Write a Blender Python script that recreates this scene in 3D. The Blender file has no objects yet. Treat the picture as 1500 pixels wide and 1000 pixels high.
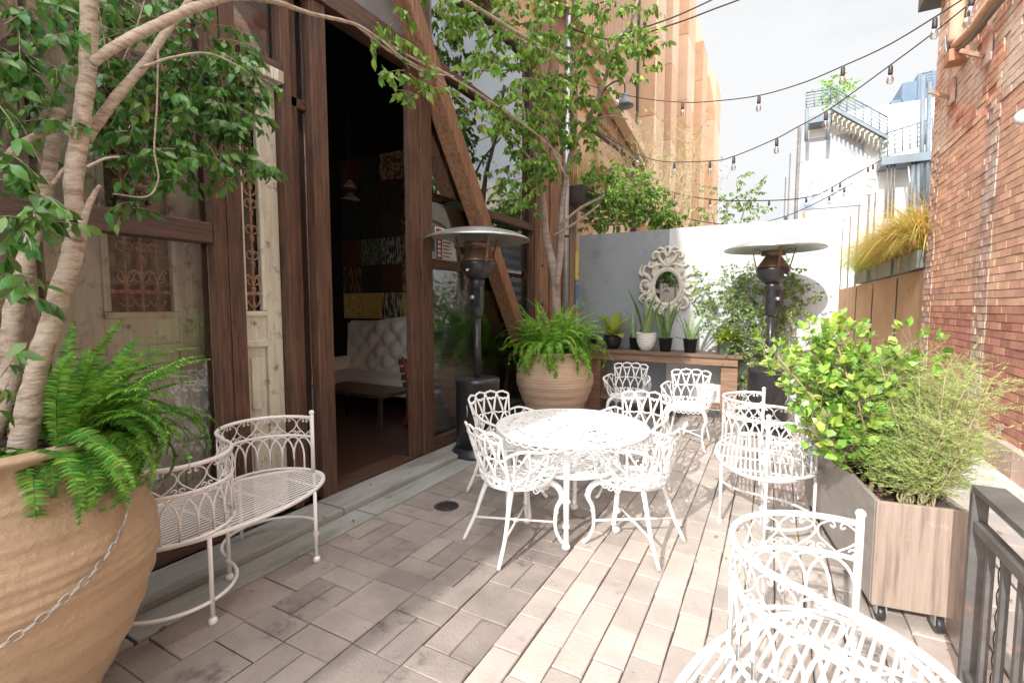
import bpy, bmesh, math, random
from mathutils import Vector, Matrix
random.seed(7)
PI = math.pi
COL = bpy.context.scene.collection
R_ = random.random
def U(a, b): return a + (b - a) * random.random()

# ---------------------------------------------------------------- camera model (also used to lay things out on real planes)
FPX = 700.; CH = 1.52; PT = math.radians(4.25); YW = math.radians(28.43)
_f = Vector((-math.sin(YW) * math.cos(PT), math.cos(YW) * math.cos(PT), -math.sin(PT)))
_r = Vector((math.cos(YW), math.sin(YW), 0)); _u = _r.cross(_f); CC = Vector((0, 0, CH))
def _ray(x, y): return _f * FPX + _r * (x - 750) - _u * (y - 500)
def onz(x, y, z=0): d = _ray(x, y); return CC + d * ((z - CH) / d.z)
def onx(x, y, X): d = _ray(x, y); return CC + d * (X / d.x)
def ony(x, y, Y): d = _ray(x, y); return CC + d * (Y / d.y)

# ---------------------------------------------------------------- materials
MATS = {}
def mat(name, c1, c2=None, scale=6, rough=.6, bump=0, bscale=None, metal=0, island=0, detail=6, c3=None, stretch=(1, 1, 1),
        translucent=0, spec=.5, coat=0, wear=None, pos=(.35, .65), dirt=None, dist=0):
    m = bpy.data.materials.new(name); m.use_nodes = True
    nt = m.node_tree; N = nt.nodes; L = nt.links; N.clear()
    out = N.new('ShaderNodeOutputMaterial'); p = N.new('ShaderNodeBsdfPrincipled')
    p.inputs['Roughness'].default_value = rough; p.inputs['Metallic'].default_value = metal
    p.inputs['Specular IOR Level'].default_value = spec
    if coat: p.inputs['Coat Weight'].default_value = coat; p.inputs['Coat Roughness'].default_value = .15
    tc = N.new('ShaderNodeTexCoord'); mp = N.new('ShaderNodeMapping'); mp.inputs['Scale'].default_value = stretch
    L.new(tc.outputs['Object'], mp.inputs['Vector'])
    nz = N.new('ShaderNodeTexNoise'); nz.inputs['Scale'].default_value = scale; nz.inputs['Detail'].default_value = detail
    nz.inputs['Roughness'].default_value = .62; nz.inputs['Distortion'].default_value = dist
    L.new(mp.outputs[0], nz.inputs['Vector'])
    rp = N.new('ShaderNodeValToRGB'); c2 = c2 or tuple(v * .8 for v in c1)
    e = rp.color_ramp.elements; e[0].position = pos[0]; e[0].color = (*c1, 1); e[1].position = pos[1]; e[1].color = (*c2, 1)
    if c3: q = e.new((pos[0] + pos[1]) / 2 + .02); q.color = (*c3, 1)
    L.new(nz.outputs['Fac'], rp.inputs['Fac']); col = rp.outputs['Color']
    if island:
        g = N.new('ShaderNodeNewGeometry'); hs = N.new('ShaderNodeHueSaturation')
        mr = N.new('ShaderNodeMapRange'); mr.inputs['To Min'].default_value = 1 - island; mr.inputs['To Max'].default_value = 1 + island
        L.new(g.outputs['Random Per Island'], mr.inputs['Value']); L.new(mr.outputs[0], hs.inputs['Value'])
        ml = N.new('ShaderNodeMath'); ml.operation = 'MULTIPLY'; ml.inputs[1].default_value = 13.7
        fr = N.new('ShaderNodeMath'); fr.operation = 'FRACT'; L.new(g.outputs['Random Per Island'], ml.inputs[0]); L.new(ml.outputs[0], fr.inputs[0])
        m2 = N.new('ShaderNodeMapRange'); m2.inputs['To Min'].default_value = .5 - island * .07; m2.inputs['To Max'].default_value = .5 + island * .07
        L.new(fr.outputs[0], m2.inputs['Value']); L.new(m2.outputs[0], hs.inputs['Hue'])
        L.new(col, hs.inputs['Color']); col = hs.outputs[0]
    if dirt:   # (colour, scale, threshold, amount)
        dz = N.new('ShaderNodeTexNoise'); dz.inputs['Scale'].default_value = dirt[1]; dz.inputs['Detail'].default_value = 8; dz.inputs['Roughness'].default_value = .7
        L.new(tc.outputs['Object'], dz.inputs['Vector'])
        dr = N.new('ShaderNodeMapRange'); dr.inputs['From Min'].default_value = dirt[2]; dr.inputs['From Max'].default_value = dirt[2] + .12
        dr.inputs['To Max'].default_value = dirt[3]; L.new(dz.outputs['Fac'], dr.inputs['Value'])
        mx = N.new('ShaderNodeMix'); mx.data_type = 'RGBA'; L.new(dr.outputs[0], mx.inputs['Factor']); L.new(col, mx.inputs['A']); mx.inputs['B'].default_value = (*dirt[0], 1)
        col = mx.outputs['Result']
    L.new(col, p.inputs['Base Color'])
    if bump:
        bz = N.new('ShaderNodeTexNoise'); bz.inputs['Scale'].default_value = bscale or scale * 4; bz.inputs['Detail'].default_value = 8; bz.inputs['Roughness'].default_value = .65
        L.new(mp.outputs[0], bz.inputs['Vector'])
        bp = N.new('ShaderNodeBump'); bp.inputs['Strength'].default_value = bump; bp.inputs['Distance'].default_value = .02
        L.new(bz.outputs['Fac'], bp.inputs['Height']); L.new(bp.outputs[0], p.inputs['Normal'])
        rr = N.new('ShaderNodeMapRange'); rr.inputs['To Min'].default_value = max(0, rough - .12); rr.inputs['To Max'].default_value = min(1, rough + .15)
        L.new(bz.outputs['Fac'], rr.inputs['Value']); L.new(rr.outputs[0], p.inputs['Roughness'])
    if translucent:
        tr = N.new('ShaderNodeBsdfTranslucent'); L.new(col, tr.inputs['Color']); ms = N.new('ShaderNodeMixShader'); ms.inputs[0].default_value = translucent
        L.new(p.outputs[0], ms.inputs[1]); L.new(tr.outputs[0], ms.inputs[2]); L.new(ms.outputs[0], out.inputs['Surface'])
    else: L.new(p.outputs[0], out.inputs['Surface'])
    MATS[name] = m; return m

def glass_mat(name, tint=(.8, .83, .82), refl=.08, boost=1.0, rough=.01):
    m = bpy.data.materials.new(name); m.use_nodes = True; nt = m.node_tree; N = nt.nodes; L = nt.links; N.clear()
    out = N.new('ShaderNodeOutputMaterial'); t = N.new('ShaderNodeBsdfTransparent'); t.inputs[0].default_value = (*tint, 1)
    g = N.new('ShaderNodeBsdfGlossy'); g.inputs['Roughness'].default_value = rough; g.inputs['Color'].default_value = (.95, .97, 1, 1)
    lw = N.new('ShaderNodeFresnel'); lw.inputs['IOR'].default_value = 1.5
    a = N.new('ShaderNodeMath'); a.operation = 'MULTIPLY_ADD'; a.inputs[1].default_value = boost; a.inputs[2].default_value = refl; a.use_clamp = True
    L.new(lw.outputs[0], a.inputs[0])
    tc = N.new('ShaderNodeTexCoord'); nz = N.new('ShaderNodeTexNoise'); nz.inputs['Scale'].default_value = 1.3; L.new(tc.outputs['Object'], nz.inputs['Vector'])
    bp = N.new('ShaderNodeBump'); bp.inputs['Strength'].default_value = .04; bp.inputs['Distance'].default_value = .05; L.new(nz.outputs['Fac'], bp.inputs['Height']); L.new(bp.outputs[0], g.inputs['Normal'])
    ms = N.new('ShaderNodeMixShader'); L.new(a.outputs[0], ms.inputs[0]); L.new(t.outputs[0], ms.inputs[1]); L.new(g.outputs[0], ms.inputs[2]); L.new(ms.outputs[0], out.inputs[0])
    return m

WHITE = mat('white_enamel', (.86, .86, .85), (.8, .8, .79), 9, .38, .12, 60, dirt=((.40, .26, .17), 19, .64, .7))
WHITEW = mat('white_worn_paint', (.8, .79, .77), (.72, .7, .66), 9, .45, .2, 60, dirt=((.3, .22, .17), 22, .60, .75))
PAVE_L = mat('dark_paver', (.33, .28, .25), (.22, .19, .172), 3.2, .78, .4, 70, island=.16, dirt=((.06, .055, .055), 4.2, .57, .75))  # darker stone, with part of the storefront-side shade put into the colour
PAVE_R = mat('light_paver', (.53, .465, .42), (.42, .365, .33), 3.5, .82, .35, 70, island=.17, dirt=((.2, .17, .16), 5.5, .60, .6))  # lighter stone, with part of the sun contrast put into the colour
PAVE_P = mat('path_stone', (.5, .46, .43), (.4, .37, .34), 4, .85, .3, 60, island=.12)
GROUT = mat('grout', (.12, .105, .095), (.22, .20, .185), 20, .95, .5, 90)
CONC = mat('concrete', (.36, .37, .35), (.22, .225, .21), 2.2, .88, .4, 50, c3=(.31, .31, .29), dirt=((.11, .1, .09), 4, .58, .6), stretch=(2.5, .6, 1))
KERB = mat('pale_kerb', (.68, .66, .63), (.5, .48, .45), 5, .85, .4, 50)
WOOD = mat('red_brown_timber', (.14, .068, .038), (.045, .022, .015), 8, .5, .45, 30, c3=(.085, .042, .025), stretch=(6, 6, .5), dirt=((.05, .03, .02), 3, .6, .6))
WOODH = mat('red_brown_timber_across', (.13, .062, .036), (.045, .024, .016), 8, .5, .45, 30, c3=(.085, .042, .026), stretch=(6, .5, 6))
WOODL = mat('orange_timber', (.33, .18, .10), (.15, .075, .045), 7, .55, .45, 30, c3=(.24, .125, .07), stretch=(5, 5, .5), dirt=((.1, .06, .045), 2, .6, .6))
TAN = mat('tan_panel', (.60, .38, .24), (.50, .31, .19), 1.4, .7, .15, 30, c3=(.55, .35, .22), dirt=((.3, .17, .1), 2.2, .6, .5))
TAN2 = mat('pale_tan_panel', (.66, .47, .33), (.57, .39, .265), 1.1, .7, .1, 30)
RIB = mat('ribbed_siding', (.56, .37, .25), (.46, .3, .2), 2, .65, .1, 30)
DARKM = mat('dark_steel', (.035, .033, .035), (.055, .05, .05), 8, .42, .15, 50, spec=.5)
BLACKP = mat('black_enamel', (.018, .018, .02), (.04, .04, .045), 14, .33, .12, 70, coat=.3, dirt=((.16, .15, .14), 22, .64, .5))
DOMEM = mat('brushed_aluminium', (.6, .63, .62), (.5, .52, .51), 6, .34, .05, 30, metal=.75)
BRONZE = mat('bronze_burner', (.28, .19, .12), (.19, .13, .09), 8, .4, .1, 40, metal=.7)
RAILM = mat('weathered_grey_steel', (.19, .185, .18), (.12, .115, .115), 6, .5, .25, 60, metal=.25, dirt=((.42, .2, .12), 4, .6, .65))
TERRA = mat('terracotta', (.49, .355, .23), (.39, .275, .175), 2.4, .85, .6, 30, c3=(.45, .325, .21), stretch=(1, 1, 1.25), dirt=((.24, .15, .09), 6.5, .60, .6), dist=.2)
TERRA2 = mat('pale_terracotta', (.62, .46, .33), (.52, .37, .26), 2.4, .8, .4, 26, stretch=(1, 1, 3.5), dirt=((.3, .2, .14), 4, .66, .5), dist=.5)
SOIL = mat('soil', (.11, .065, .045), (.05, .032, .025), 18, .95, .9, 60)
BARK = mat('pale_bark', (.60, .50, .40), (.30, .23, .17), 16, .8, .8, 30, c3=(.50, .41, .32), stretch=(1, 1, 3.6), dirt=((.16, .12, .09), 11, .57, .7), dist=.3)
BARK2 = mat('grey_bark', (.42, .35, .3), (.27, .22, .19), 9, .8, .6, 30, stretch=(1, 1, 3), dirt=((.12, .09, .07), 10, .6, .7))
LEAFD = mat('dark_ficus_leaf', (.13, .29, .055), (.075, .20, .04), 8, .32, island=.5, translucent=.28, spec=.6)
LEAFM = mat('mid_ficus_leaf', (.25, .42, .07), (.16, .31, .045), 8, .33, island=.55, translucent=.4, spec=.6)
LEAFB = mat('bright_glossy_leaf', (.50, .66, .17), (.28, .50, .08), 8, .3, island=.6, translucent=.42, spec=.9)
LEAFV = mat('vine_leaf', (.18, .31, .07), (.3, .4, .14), 9, .45, island=.55, translucent=.35)
FERN1 = mat('deep_fern_green', (.19, .42, .05), (.09, .26, .03), 5, .45, island=.5, translucent=.35)
FERN2 = mat('fresh_fern_green', (.30, .56, .07), (.19, .43, .05), 5, .45, island=.5, translucent=.4)
GRASSG = mat('yellow_green_blade', (.62, .58, .14), (.40, .48, .09), 3, .5, island=.5, translucent=.4)
GRASSO = mat('orange_tinged_blade', (.78, .48, .16), (.68, .56, .16), 3, .5, island=.4, translucent=.4)
STRAW = mat('straw_blade', (.55, .42, .18), (.4, .36, .12), 3, .6, island=.4, translucent=.3)
ROSEM = mat('feathery_shrub_green', (.46, .56, .20), (.34, .46, .13), 5, .6, island=.4, translucent=.35)
SNAKE = mat('snake_plant_blade', (.10, .22, .07), (.30, .36, .16), 22, .4, stretch=(1, 1, 3), island=.25, translucent=.15)
CROTON = mat('yellow_green_broad_leaf', (.42, .46, .06), (.22, .36, .05), 9, .35, island=.3, translucent=.35)
DARKLEAF = mat('dark_purple_striped_leaf', (.06, .03, .03), (.42, .22, .1), 16, .4, island=.4, pos=(.5, .62))
PLANT_W = mat('weathered_ply', (.42, .345, .295), (.24, .19, .16), 4, .6, .35, 30, c3=(.37, .285, .235), stretch=(9, 9, .5), dirt=((.68, .58, .5), 5, .60, .65))
PLANT_S = mat('greyed_ply', (.40, .36, .335), (.3, .27, .255), 4, .45, .15, 40, stretch=(1, 1, 4), dirt=((.3, .2, .15), 2, .62, .5))
BENCHW = mat('stained_bench_top', (.20, .135, .105), (.15, .10, .08), 5, .65, .25, 40, stretch=(.6, 6, 6))
BENCHF = mat('brown_bench_timber', (.33, .205, .13), (.20, .12, .08), 5, .6, .3, 40, c3=(.27, .165, .105), stretch=(.6, 6, 6), dirt=((.11, .055, .03), 5, .62, .7))
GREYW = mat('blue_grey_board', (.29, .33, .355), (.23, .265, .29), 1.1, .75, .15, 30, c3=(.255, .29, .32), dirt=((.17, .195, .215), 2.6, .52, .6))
CREAMF = mat('cream_ornament', (.70, .68, .6), (.58, .55, .47), 14, .6, .4, 60)
IRON = mat('rusty_iron', (.30, .17, .10), (.42, .27, .18), 22, .7, .5, 60)
OLDD = mat('peeling_pale_paint', (.74, .74, .64), (.56, .53, .44), 4.5, .75, .6, 26, c3=(.66, .67, .56), stretch=(4, 4, .6), dirt=((.16, .11, .075), 9, .55, .85))
OLDD2 = mat('bleached_old_timber', (.88, .84, .74), (.55, .47, .38), 5, .8, .7, 26, c3=(.40, .36, .3), stretch=(7, 7, .6), dirt=((.09, .06, .04), 9, .6, .8))
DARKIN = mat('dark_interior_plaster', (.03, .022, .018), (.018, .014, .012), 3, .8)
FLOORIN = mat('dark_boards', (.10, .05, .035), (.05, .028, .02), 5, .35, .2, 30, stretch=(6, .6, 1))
SOFA = mat('grey_velvet', (.82, .80, .77), (.76, .74, .71), 10, .7, .1, 40)
REDP = mat('red_paint', (.22, .012, .012), (.14, .01, .01), 6, .4)
BRICKM = mat('red_brick', (.68, .35, .24), (.56, .26, .18), 5, .85, .5, 60, island=.28, dirt=((.78, .62, .52), 1.3, .44, .85))
BRICKR = mat('dark_red_brick', (.62, .29, .215), (.50, .22, .16), 5, .85, .5, 60, island=.22, dirt=((.5, .33, .27), 2.2, .6, .5))
BRICKO = mat('orange_pink_brick', (.76, .46, .33), (.66, .37, .26), 5, .85, .5, 60, island=.2, dirt=((.66, .48, .38), 2.2, .55, .6))
BRICKG = mat('grey_rubble_brick', (.64, .46, .38), (.52, .31, .25), 5, .9, .6, 60, island=.3, dirt=((.6, .55, .5), 2.2, .5, .6))
MORTAR = mat('mortar', (.50, .40, .34), (.34, .26, .21), 12, .95, .5, 70)
CREAMB = mat('cream_render', (.74, .72, .66), (.66, .64, .58), 1, .8, .1, 30)
WHITEB = mat('white_render', (.85, .85, .84), (.8, .8, .79), .8, .8)
BLUEB = mat('blue_grey_render', (.11, .155, .21), (.085, .125, .18), .5, .8)
STEELB = mat('blue_grey_steel', (.16, .20, .235), (.12, .15, .18), 2, .5)
GALV = mat('galvanised_pipe', (.55, .57, .6), (.42, .44, .46), 8, .35, .1, 30, metal=.6)
BROWNW = mat('brown_stucco', (.58, .40, .25), (.48, .32, .19), 1.3, .85, .4, 40, dirt=((.2, .12, .07), 1.8, .58, .5))
PLBOX = mat('grey_green_box', (.22, .27, .27), (.16, .2, .2), 3, .5)
CABLE = mat('black_cable', (.02, .02, .022), (.03, .03, .03), 5, .6)
CHAINM = mat('old_chain', (.5, .47, .43), (.3, .25, .22), 30, .4, .2, 60, metal=.6)
GLASS = glass_mat('window_glass', (.96, .975, .97), .0, .95)
GLASSR = glass_mat('sky_reflecting_glass', (.7, .74, .76), .30, 1.2)
BULBG = glass_mat('bulb_glass', (.9, .9, .88), .1, 1.3)
MIRROR = mat('mirror_silver', (.8, .82, .82), (.78, .8, .8), 3, .02, metal=1)

# ---------------------------------------------------------------- mesh builder
class MB:
    def __init__(s): s.v = []; s.f = []; s.sm = []
    def add(s, vs, fs, smooth=False):
        o = len(s.v); s.v += [tuple(v) for v in vs]; s.f += [tuple(i + o for i in f) for f in fs]; s.sm += [smooth] * len(fs); return s
    def box(s, c, d, rot=None, taper=None):
        x, y, z = (k / 2 for k in d); vs = []
        for sz in (-1, 1):
            t = taper if (taper and sz > 0) else 1
            for sx, sy in ((-1, -1), (1, -1), (1, 1), (-1, 1)): vs.append(Vector((sx * x * t, sy * y * t, sz * z)))
        if rot is not None:
            M = rot if isinstance(rot, Matrix) else Matrix.Rotation(rot, 3, 'Z'); vs = [M @ v for v in vs]
        c = Vector(c); vs = [v + c for v in vs]
        return s.add(vs, [(3, 2, 1, 0), (4, 5, 6, 7), (0, 1, 5, 4), (1, 2, 6, 5), (2, 3, 7, 6), (3, 0, 4, 7)])
    def b2(s, a, b): # box from min corner to max corner
        return s.box([(a[i] + b[i]) / 2 for i in range(3)], [abs(b[i] - a[i]) for i in range(3)])
    def beam(s, a, b, w, h, up=(0, 0, 1)):
        a = Vector(a); b = Vector(b); d = (b - a); L = d.length; d.normalize(); up = Vector(up)
        x = d.cross(up)
        if x.length < 1e-4: x = d.cross(Vector((1, 0, 0)))
        x.normalize(); y = x.cross(d)
        M = Matrix((x, y, d)).transposed(); return s.box((a + b) / 2, (w, h, L), M)
    def tube(s, pts, r, n=6, closed=False, caps=True, flat=1.0):
        pts = [Vector(p) for p in pts]; k = len(pts)
        if k < 2: return s
        rs = r if isinstance(r, (list, tuple)) else [r] * k
        vs = []; prev = None
        for i, p in enumerate(pts):
            if closed: t = pts[(i + 1) % k] - pts[i - 1]
            else: t = pts[min(i + 1, k - 1)] - pts[max(i - 1, 0)]
            if t.length < 1e-9: t = Vector((0, 0, 1))
            t.normalize()
            if prev is None:
                a = Vector((0, 0, 1)) if abs(t.z) < .9 else Vector((1, 0, 0)); nx = t.cross(a).normalized()
            else:
                nx = prev - t * prev.dot(t)
                nx = nx.normalized() if nx.length > 1e-6 else t.orthogonal().normalized()
            prev = nx; ny = t.cross(nx)
            for j in range(n):
                an = 2 * PI * j / n; vs.append(p + (nx * math.cos(an) + ny * math.sin(an) * flat) * rs[i])
        fs = []
        for i in range(k if closed else k - 1):
            a = i * n; b = ((i + 1) % k) * n
            for j in range(n): fs.append((a + j, a + (j + 1) % n, b + (j + 1) % n, b + j))
        if caps and not closed: fs.append(tuple(range(n))[::-1]); fs.append(tuple(range((k - 1) * n, k * n)))
        return s.add(vs, fs, True)
    def lathe(s, prof, n=40, c=(0, 0, 0), closed=False, wob=0):
        vs = []; fs = []; k = len(prof); ph = [U(0, 6) for _ in range(4)]
        for (r, z) in prof:
            for j in range(n):
                an = 2 * PI * j / n; w = 1 + wob * (math.sin(2 * an + ph[0] + z * 3) + .5 * math.sin(3 * an + ph[1] - z * 5))
                vs.append((c[0] + r * w * math.cos(an), c[1] + r * w * math.sin(an), c[2] + z))
        for i in range(k - 1):
            for j in range(n): fs.append((i * n + j, i * n + (j + 1) % n, (i + 1) * n + (j + 1) % n, (i + 1) * n + j))
        if prof[0][0] > 1e-4 and not closed: fs.append(tuple(range(n))[::-1])
        if prof[-1][0] > 1e-4 and not closed: fs.append(tuple(range((k - 1) * n, k * n)))
        return s.add(vs, fs, True)
    def poly_prism(s, pts2, z0, z1, xf=None):
        n = len(pts2); vs = [Vector((x, y, z0)) for x, y in pts2] + [Vector((x, y, z1)) for x, y in pts2]
        if xf: vs = [xf(v) for v in vs]
        return s.add(vs, [tuple(range(n))[::-1], tuple(range(n, 2 * n))] + [(i, (i + 1) % n, n + (i + 1) % n, n + i) for i in range(n)])
    def ball(s, c, r, n=8, m=6, sq=(1, 1, 1)):
        pr = [(max(1e-5, math.sin(PI * i / m)), -math.cos(PI * i / m)) for i in range(m + 1)]; vs = []; fs = []
        for a, z in pr:
            for j in range(n): an = 2 * PI * j / n; vs.append((c[0] + r * a * math.cos(an) * sq[0], c[1] + r * a * math.sin(an) * sq[1], c[2] + r * z * sq[2]))
        for i in range(m):
            for j in range(n): fs.append((i * n + j, i * n + (j + 1) % n, (i + 1) * n + (j + 1) % n, (i + 1) * n + j))
        return s.add(vs, fs, True)
    def leaf(s, p, d, nrm, L, W, bend=.25, pt=.55):
        p = Vector(p); d = Vector(d).normalized(); n = Vector(nrm); sd = d.cross(n)
        sd = sd.normalized() if sd.length > 1e-5 else d.orthogonal().normalized(); n = sd.cross(d)
        m = p + d * L * .42 + n * L * .06; q = p + d * L * .78 - n * L * bend * .3; t = p + d * L - n * L * bend
        vs = [p, p + d * L * .3 + sd * W * .45 + n * W * .12, p + d * L * .3 - sd * W * .45 + n * W * .12, m,
              p + d * L * .62 + sd * W * pt * .75 - n * (L * bend * .15), p + d * L * .62 - sd * W * pt * .75 - n * (L * bend * .15), q, t]
        return s.add(vs, [(0, 1, 3), (0, 3, 2), (1, 4, 6, 3), (2, 3, 6, 5), (4, 7, 6), (6, 7, 5)], True)
    def build(s, name, m, parent=None, world=False, bevel=0, kind=None, label=None, subsurf=0, solid=0):
        me = bpy.data.meshes.new(name); vs = s.v
        if world and parent is not None:
            inv = parent.matrix_world_local.inverted() if hasattr(parent, 'matrix_world_local') else parent.matrix_basis.inverted()
            vs = [inv @ Vector(v) for v in vs]
        me.from_pydata([tuple(v) for v in vs], [], s.f); me.update()
        me.polygons.foreach_set('use_smooth', s.sm)
        me.materials.append(m); o = bpy.data.objects.new(name, me); COL.objects.link(o)
        if parent is not None: o.parent = parent
        if kind: o['kind'] = kind
        if label: o['label'] = label
        if bevel:
            b = o.modifiers.new('bevel', 'BEVEL'); b.width = bevel; b.segments = 2; b.limit_method = 'ANGLE'; b.angle_limit = .6
        return o

def thing(name, label, cat, loc=(0, 0, 0), rz=0, group=None):
    o = bpy.data.objects.new(name, None); COL.objects.link(o); o.location = loc; o.rotation_euler = (0, 0, rz)
    o.matrix_basis = Matrix.Translation(Vector(loc)) @ Matrix.Rotation(rz, 4, 'Z')
    o.empty_display_size = .1; o['label'] = label; o['category'] = cat
    if group: o['group'] = group
    return o
def tag(o, label, cat, group=None):
    o['label'] = label; o['category'] = cat
    if group: o['group'] = group
    return o
def dup(root, loc, rz, label):
    def cp(o, par):
        c = o.copy(); COL.objects.link(c); c.parent = par
        for ch in KIDS.get(o.name, []): cp(ch, c)
        return c
    c = cp(root, None); c.location = loc; c.rotation_euler = (0, 0, rz); c['label'] = label
    return c
KIDS = {}
def register():
    KIDS.clear()
    for o in bpy.data.objects:
        if o.parent: KIDS.setdefault(o.parent.name, []).append(o)

def smooth_path(pts, n=6):  # Catmull-Rom
    P = [Vector(p) for p in pts]; P = [P[0] * 2 - P[1]] + P + [P[-1] * 2 - P[-2]]; out = []
    for i in range(1, len(P) - 2):
        for k in range(n):
            t = k / n; a, b, c, d = P[i - 1], P[i], P[i + 1], P[i + 2]
            out.append(.5 * ((2 * b) + (c - a) * t + (2 * a - 5 * b + 4 * c - d) * t * t + (-a + 3 * b - 3 * c + d) * t ** 3))
    out.append(P[-2]); return out
def lerp_r(rs, k):
    n = len(rs) - 1; out = []
    for i in range(k):
        t = i / (k - 1) * n; j = min(int(t), n - 1); out.append(rs[j] + (rs[j + 1] - rs[j]) * (t - j))
    return out
# ================================================================ camera, world, sun
sc = bpy.context.scene
cam = bpy.data.cameras.new('camera'); co = bpy.data.objects.new('camera', cam); COL.objects.link(co)
cam.sensor_width = 36; cam.lens = FPX / 1500 * 36; cam.clip_end = 2000; cam.clip_start = .03
co.location = CC; co.rotation_euler = (PI / 2 - PT, 0, YW); sc.camera = co
sc.view_settings.view_transform = 'Standard'; sc.view_settings.look = 'None'; sc.view_settings.exposure = 0
sc.cycles.max_bounces = 8; sc.cycles.transparent_max_bounces = 12
SUN_D = Vector((.11, 1, -.63)).normalized()
sl = bpy.data.lights.new('sun', 'SUN'); sl.energy = 5; sl.angle = math.radians(.6); sl.color = (1, .95, .88)
so = bpy.data.objects.new('sun', sl); COL.objects.link(so); so.rotation_euler = SUN_D.to_track_quat('-Z', 'Y').to_euler(); so.location = (0, -5, 8)
w = bpy.data.worlds.new('World'); sc.world = w; w.use_nodes = True; nt = w.node_tree; N = nt.nodes; L = nt.links
bg = N['Background']; sky = N.new('ShaderNodeTexSky'); sky.sky_type = 'NISHITA'; sky.sun_disc = False
sky.sun_elevation = math.asin(-SUN_D.z); sky.sun_rotation = math.atan2(-SUN_D.x, -SUN_D.y)
SKYS = .13
tc = N.new('ShaderNodeTexCoord'); nz = N.new('ShaderNodeTexNoise'); nz.inputs['Scale'].default_value = 2.3; nz.inputs['Detail'].default_value = 9; nz.inputs['Roughness'].default_value = .55
mp = N.new('ShaderNodeMapping'); mp.inputs['Scale'].default_value = (1, 1, 2.2); L.new(tc.outputs['Generated'], mp.inputs['Vector']); L.new(mp.outputs[0], nz.inputs['Vector'])
rp = N.new('ShaderNodeValToRGB'); rp.color_ramp.elements[0].position = .38; rp.color_ramp.elements[1].position = .52
CL = 3.75 / SKYS
rp.color_ramp.elements[0].color = (CL * .228, CL * .230, CL * .235, 1); rp.color_ramp.elements[1].color = (CL, CL, CL * 1.01, 1)
L.new(nz.outputs['Fac'], rp.inputs['Fac'])
# thin cloud veil: soft near-white clouds ahead, the glowing veil around the sun and overhead much brighter
rp.color_ramp.elements[0].color = (.88 / SKYS, .89 / SKYS, .91 / SKYS, 1); rp.color_ramp.elements[1].color = (1.0 / SKYS, 1.0 / SKYS, 1.0 / SKYS, 1)
dt = N.new('ShaderNodeVectorMath'); dt.operation = 'DOT_PRODUCT'; dt.inputs[1].default_value = (-.05, -.75, .66); L.new(tc.outputs['Generated'], dt.inputs[0])
mr = N.new('ShaderNodeMapRange'); mr.interpolation_type = 'SMOOTHSTEP'; mr.inputs['From Min'].default_value = -.30; mr.inputs['From Max'].default_value = .45; mr.inputs['To Min'].default_value = 1; mr.inputs['To Max'].default_value = 4.7
L.new(dt.outputs['Value'], mr.inputs['Value'])
ml = N.new('ShaderNodeVectorMath'); ml.operation = 'SCALE'; L.new(rp.outputs['Color'], ml.inputs[0]); L.new(mr.outputs[0], ml.inputs['Scale'])
mx = N.new('ShaderNodeMix'); mx.data_type = 'RGBA'; mx.inputs['Factor'].default_value = .93
L.new(sky.outputs[0], mx.inputs['A']); L.new(ml.outputs[0], mx.inputs['B']); L.new(mx.outputs['Result'], bg.inputs['Color']); bg.inputs['Strength'].default_value = SKYS

# ================================================================ setting: ground, paving, kerb, path
MB().b2((-150, -150, -.3), (150, 300, -.03)).build('ground', GROUT, kind='structure')
def paver(mb, x0, y0, x1, y1, g=.0022, zt=0.0, h=.03):
    z = zt + U(-.003, .003); b = .004; x0 += g + U(-.0015, .0025); y0 += g + U(-.002, .003); x1 -= g + U(-.0015, .0025); y1 -= g + U(-.002, .003)
    tx, ty = U(-.0015, .0015), U(-.0015, .0015)
    vs = [(x0, y0, z - h), (x1, y0, z - h), (x1, y1, z - h), (x0, y1, z - h), (x0, y0, z - b), (x1, y0, z - b), (x1, y1, z - b), (x0, y1, z - b),
          (x0 + b, y0 + b, z + tx), (x1 - b, y0 + b, z + ty), (x1 - b, y1 - b, z - tx), (x0 + b, y1 - b, z - ty)]
    mb.add(vs, [(0, 1, 5, 4), (1, 2, 6, 5), (2, 3, 7, 6), (3, 0, 4, 7), (4, 5, 9, 8), (5, 6, 10, 9), (6, 7, 11, 10), (7, 4, 8, 11), (8, 9, 10, 11)])
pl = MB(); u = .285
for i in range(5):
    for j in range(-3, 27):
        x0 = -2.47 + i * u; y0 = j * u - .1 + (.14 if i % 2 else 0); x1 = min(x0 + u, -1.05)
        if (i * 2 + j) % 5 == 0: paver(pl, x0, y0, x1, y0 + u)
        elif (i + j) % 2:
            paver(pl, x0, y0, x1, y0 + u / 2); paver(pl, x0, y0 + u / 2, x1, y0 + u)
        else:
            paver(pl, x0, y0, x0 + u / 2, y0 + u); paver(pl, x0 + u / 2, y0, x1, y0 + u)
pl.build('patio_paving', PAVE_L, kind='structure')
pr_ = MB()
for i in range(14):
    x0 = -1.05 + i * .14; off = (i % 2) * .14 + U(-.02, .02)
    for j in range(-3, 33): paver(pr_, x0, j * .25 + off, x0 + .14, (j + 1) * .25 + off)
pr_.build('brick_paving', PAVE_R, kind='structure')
pp = MB()
for i in range(2):
    for j in range(0, 26): paver(pp, .914 + i * .3, j * .6 + (i % 2) * .3 - 1, .914 + (i + 1) * .3, (j + 1) * .6 + (i % 2) * .3 - 1, .005)
pp.build('path', PAVE_P, kind='structure')
MB().b2((1.52, -3, -.03), (1.93, 20, .05)).build('kerb', KERB, kind='structure', bevel=.01)
k = MB(); y = -2
while y < 7.1:
    k.b2((-2.68, y + .004, -.03), (-2.475, y + 1.49, .006)); y += 1.5
y = -2
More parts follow.
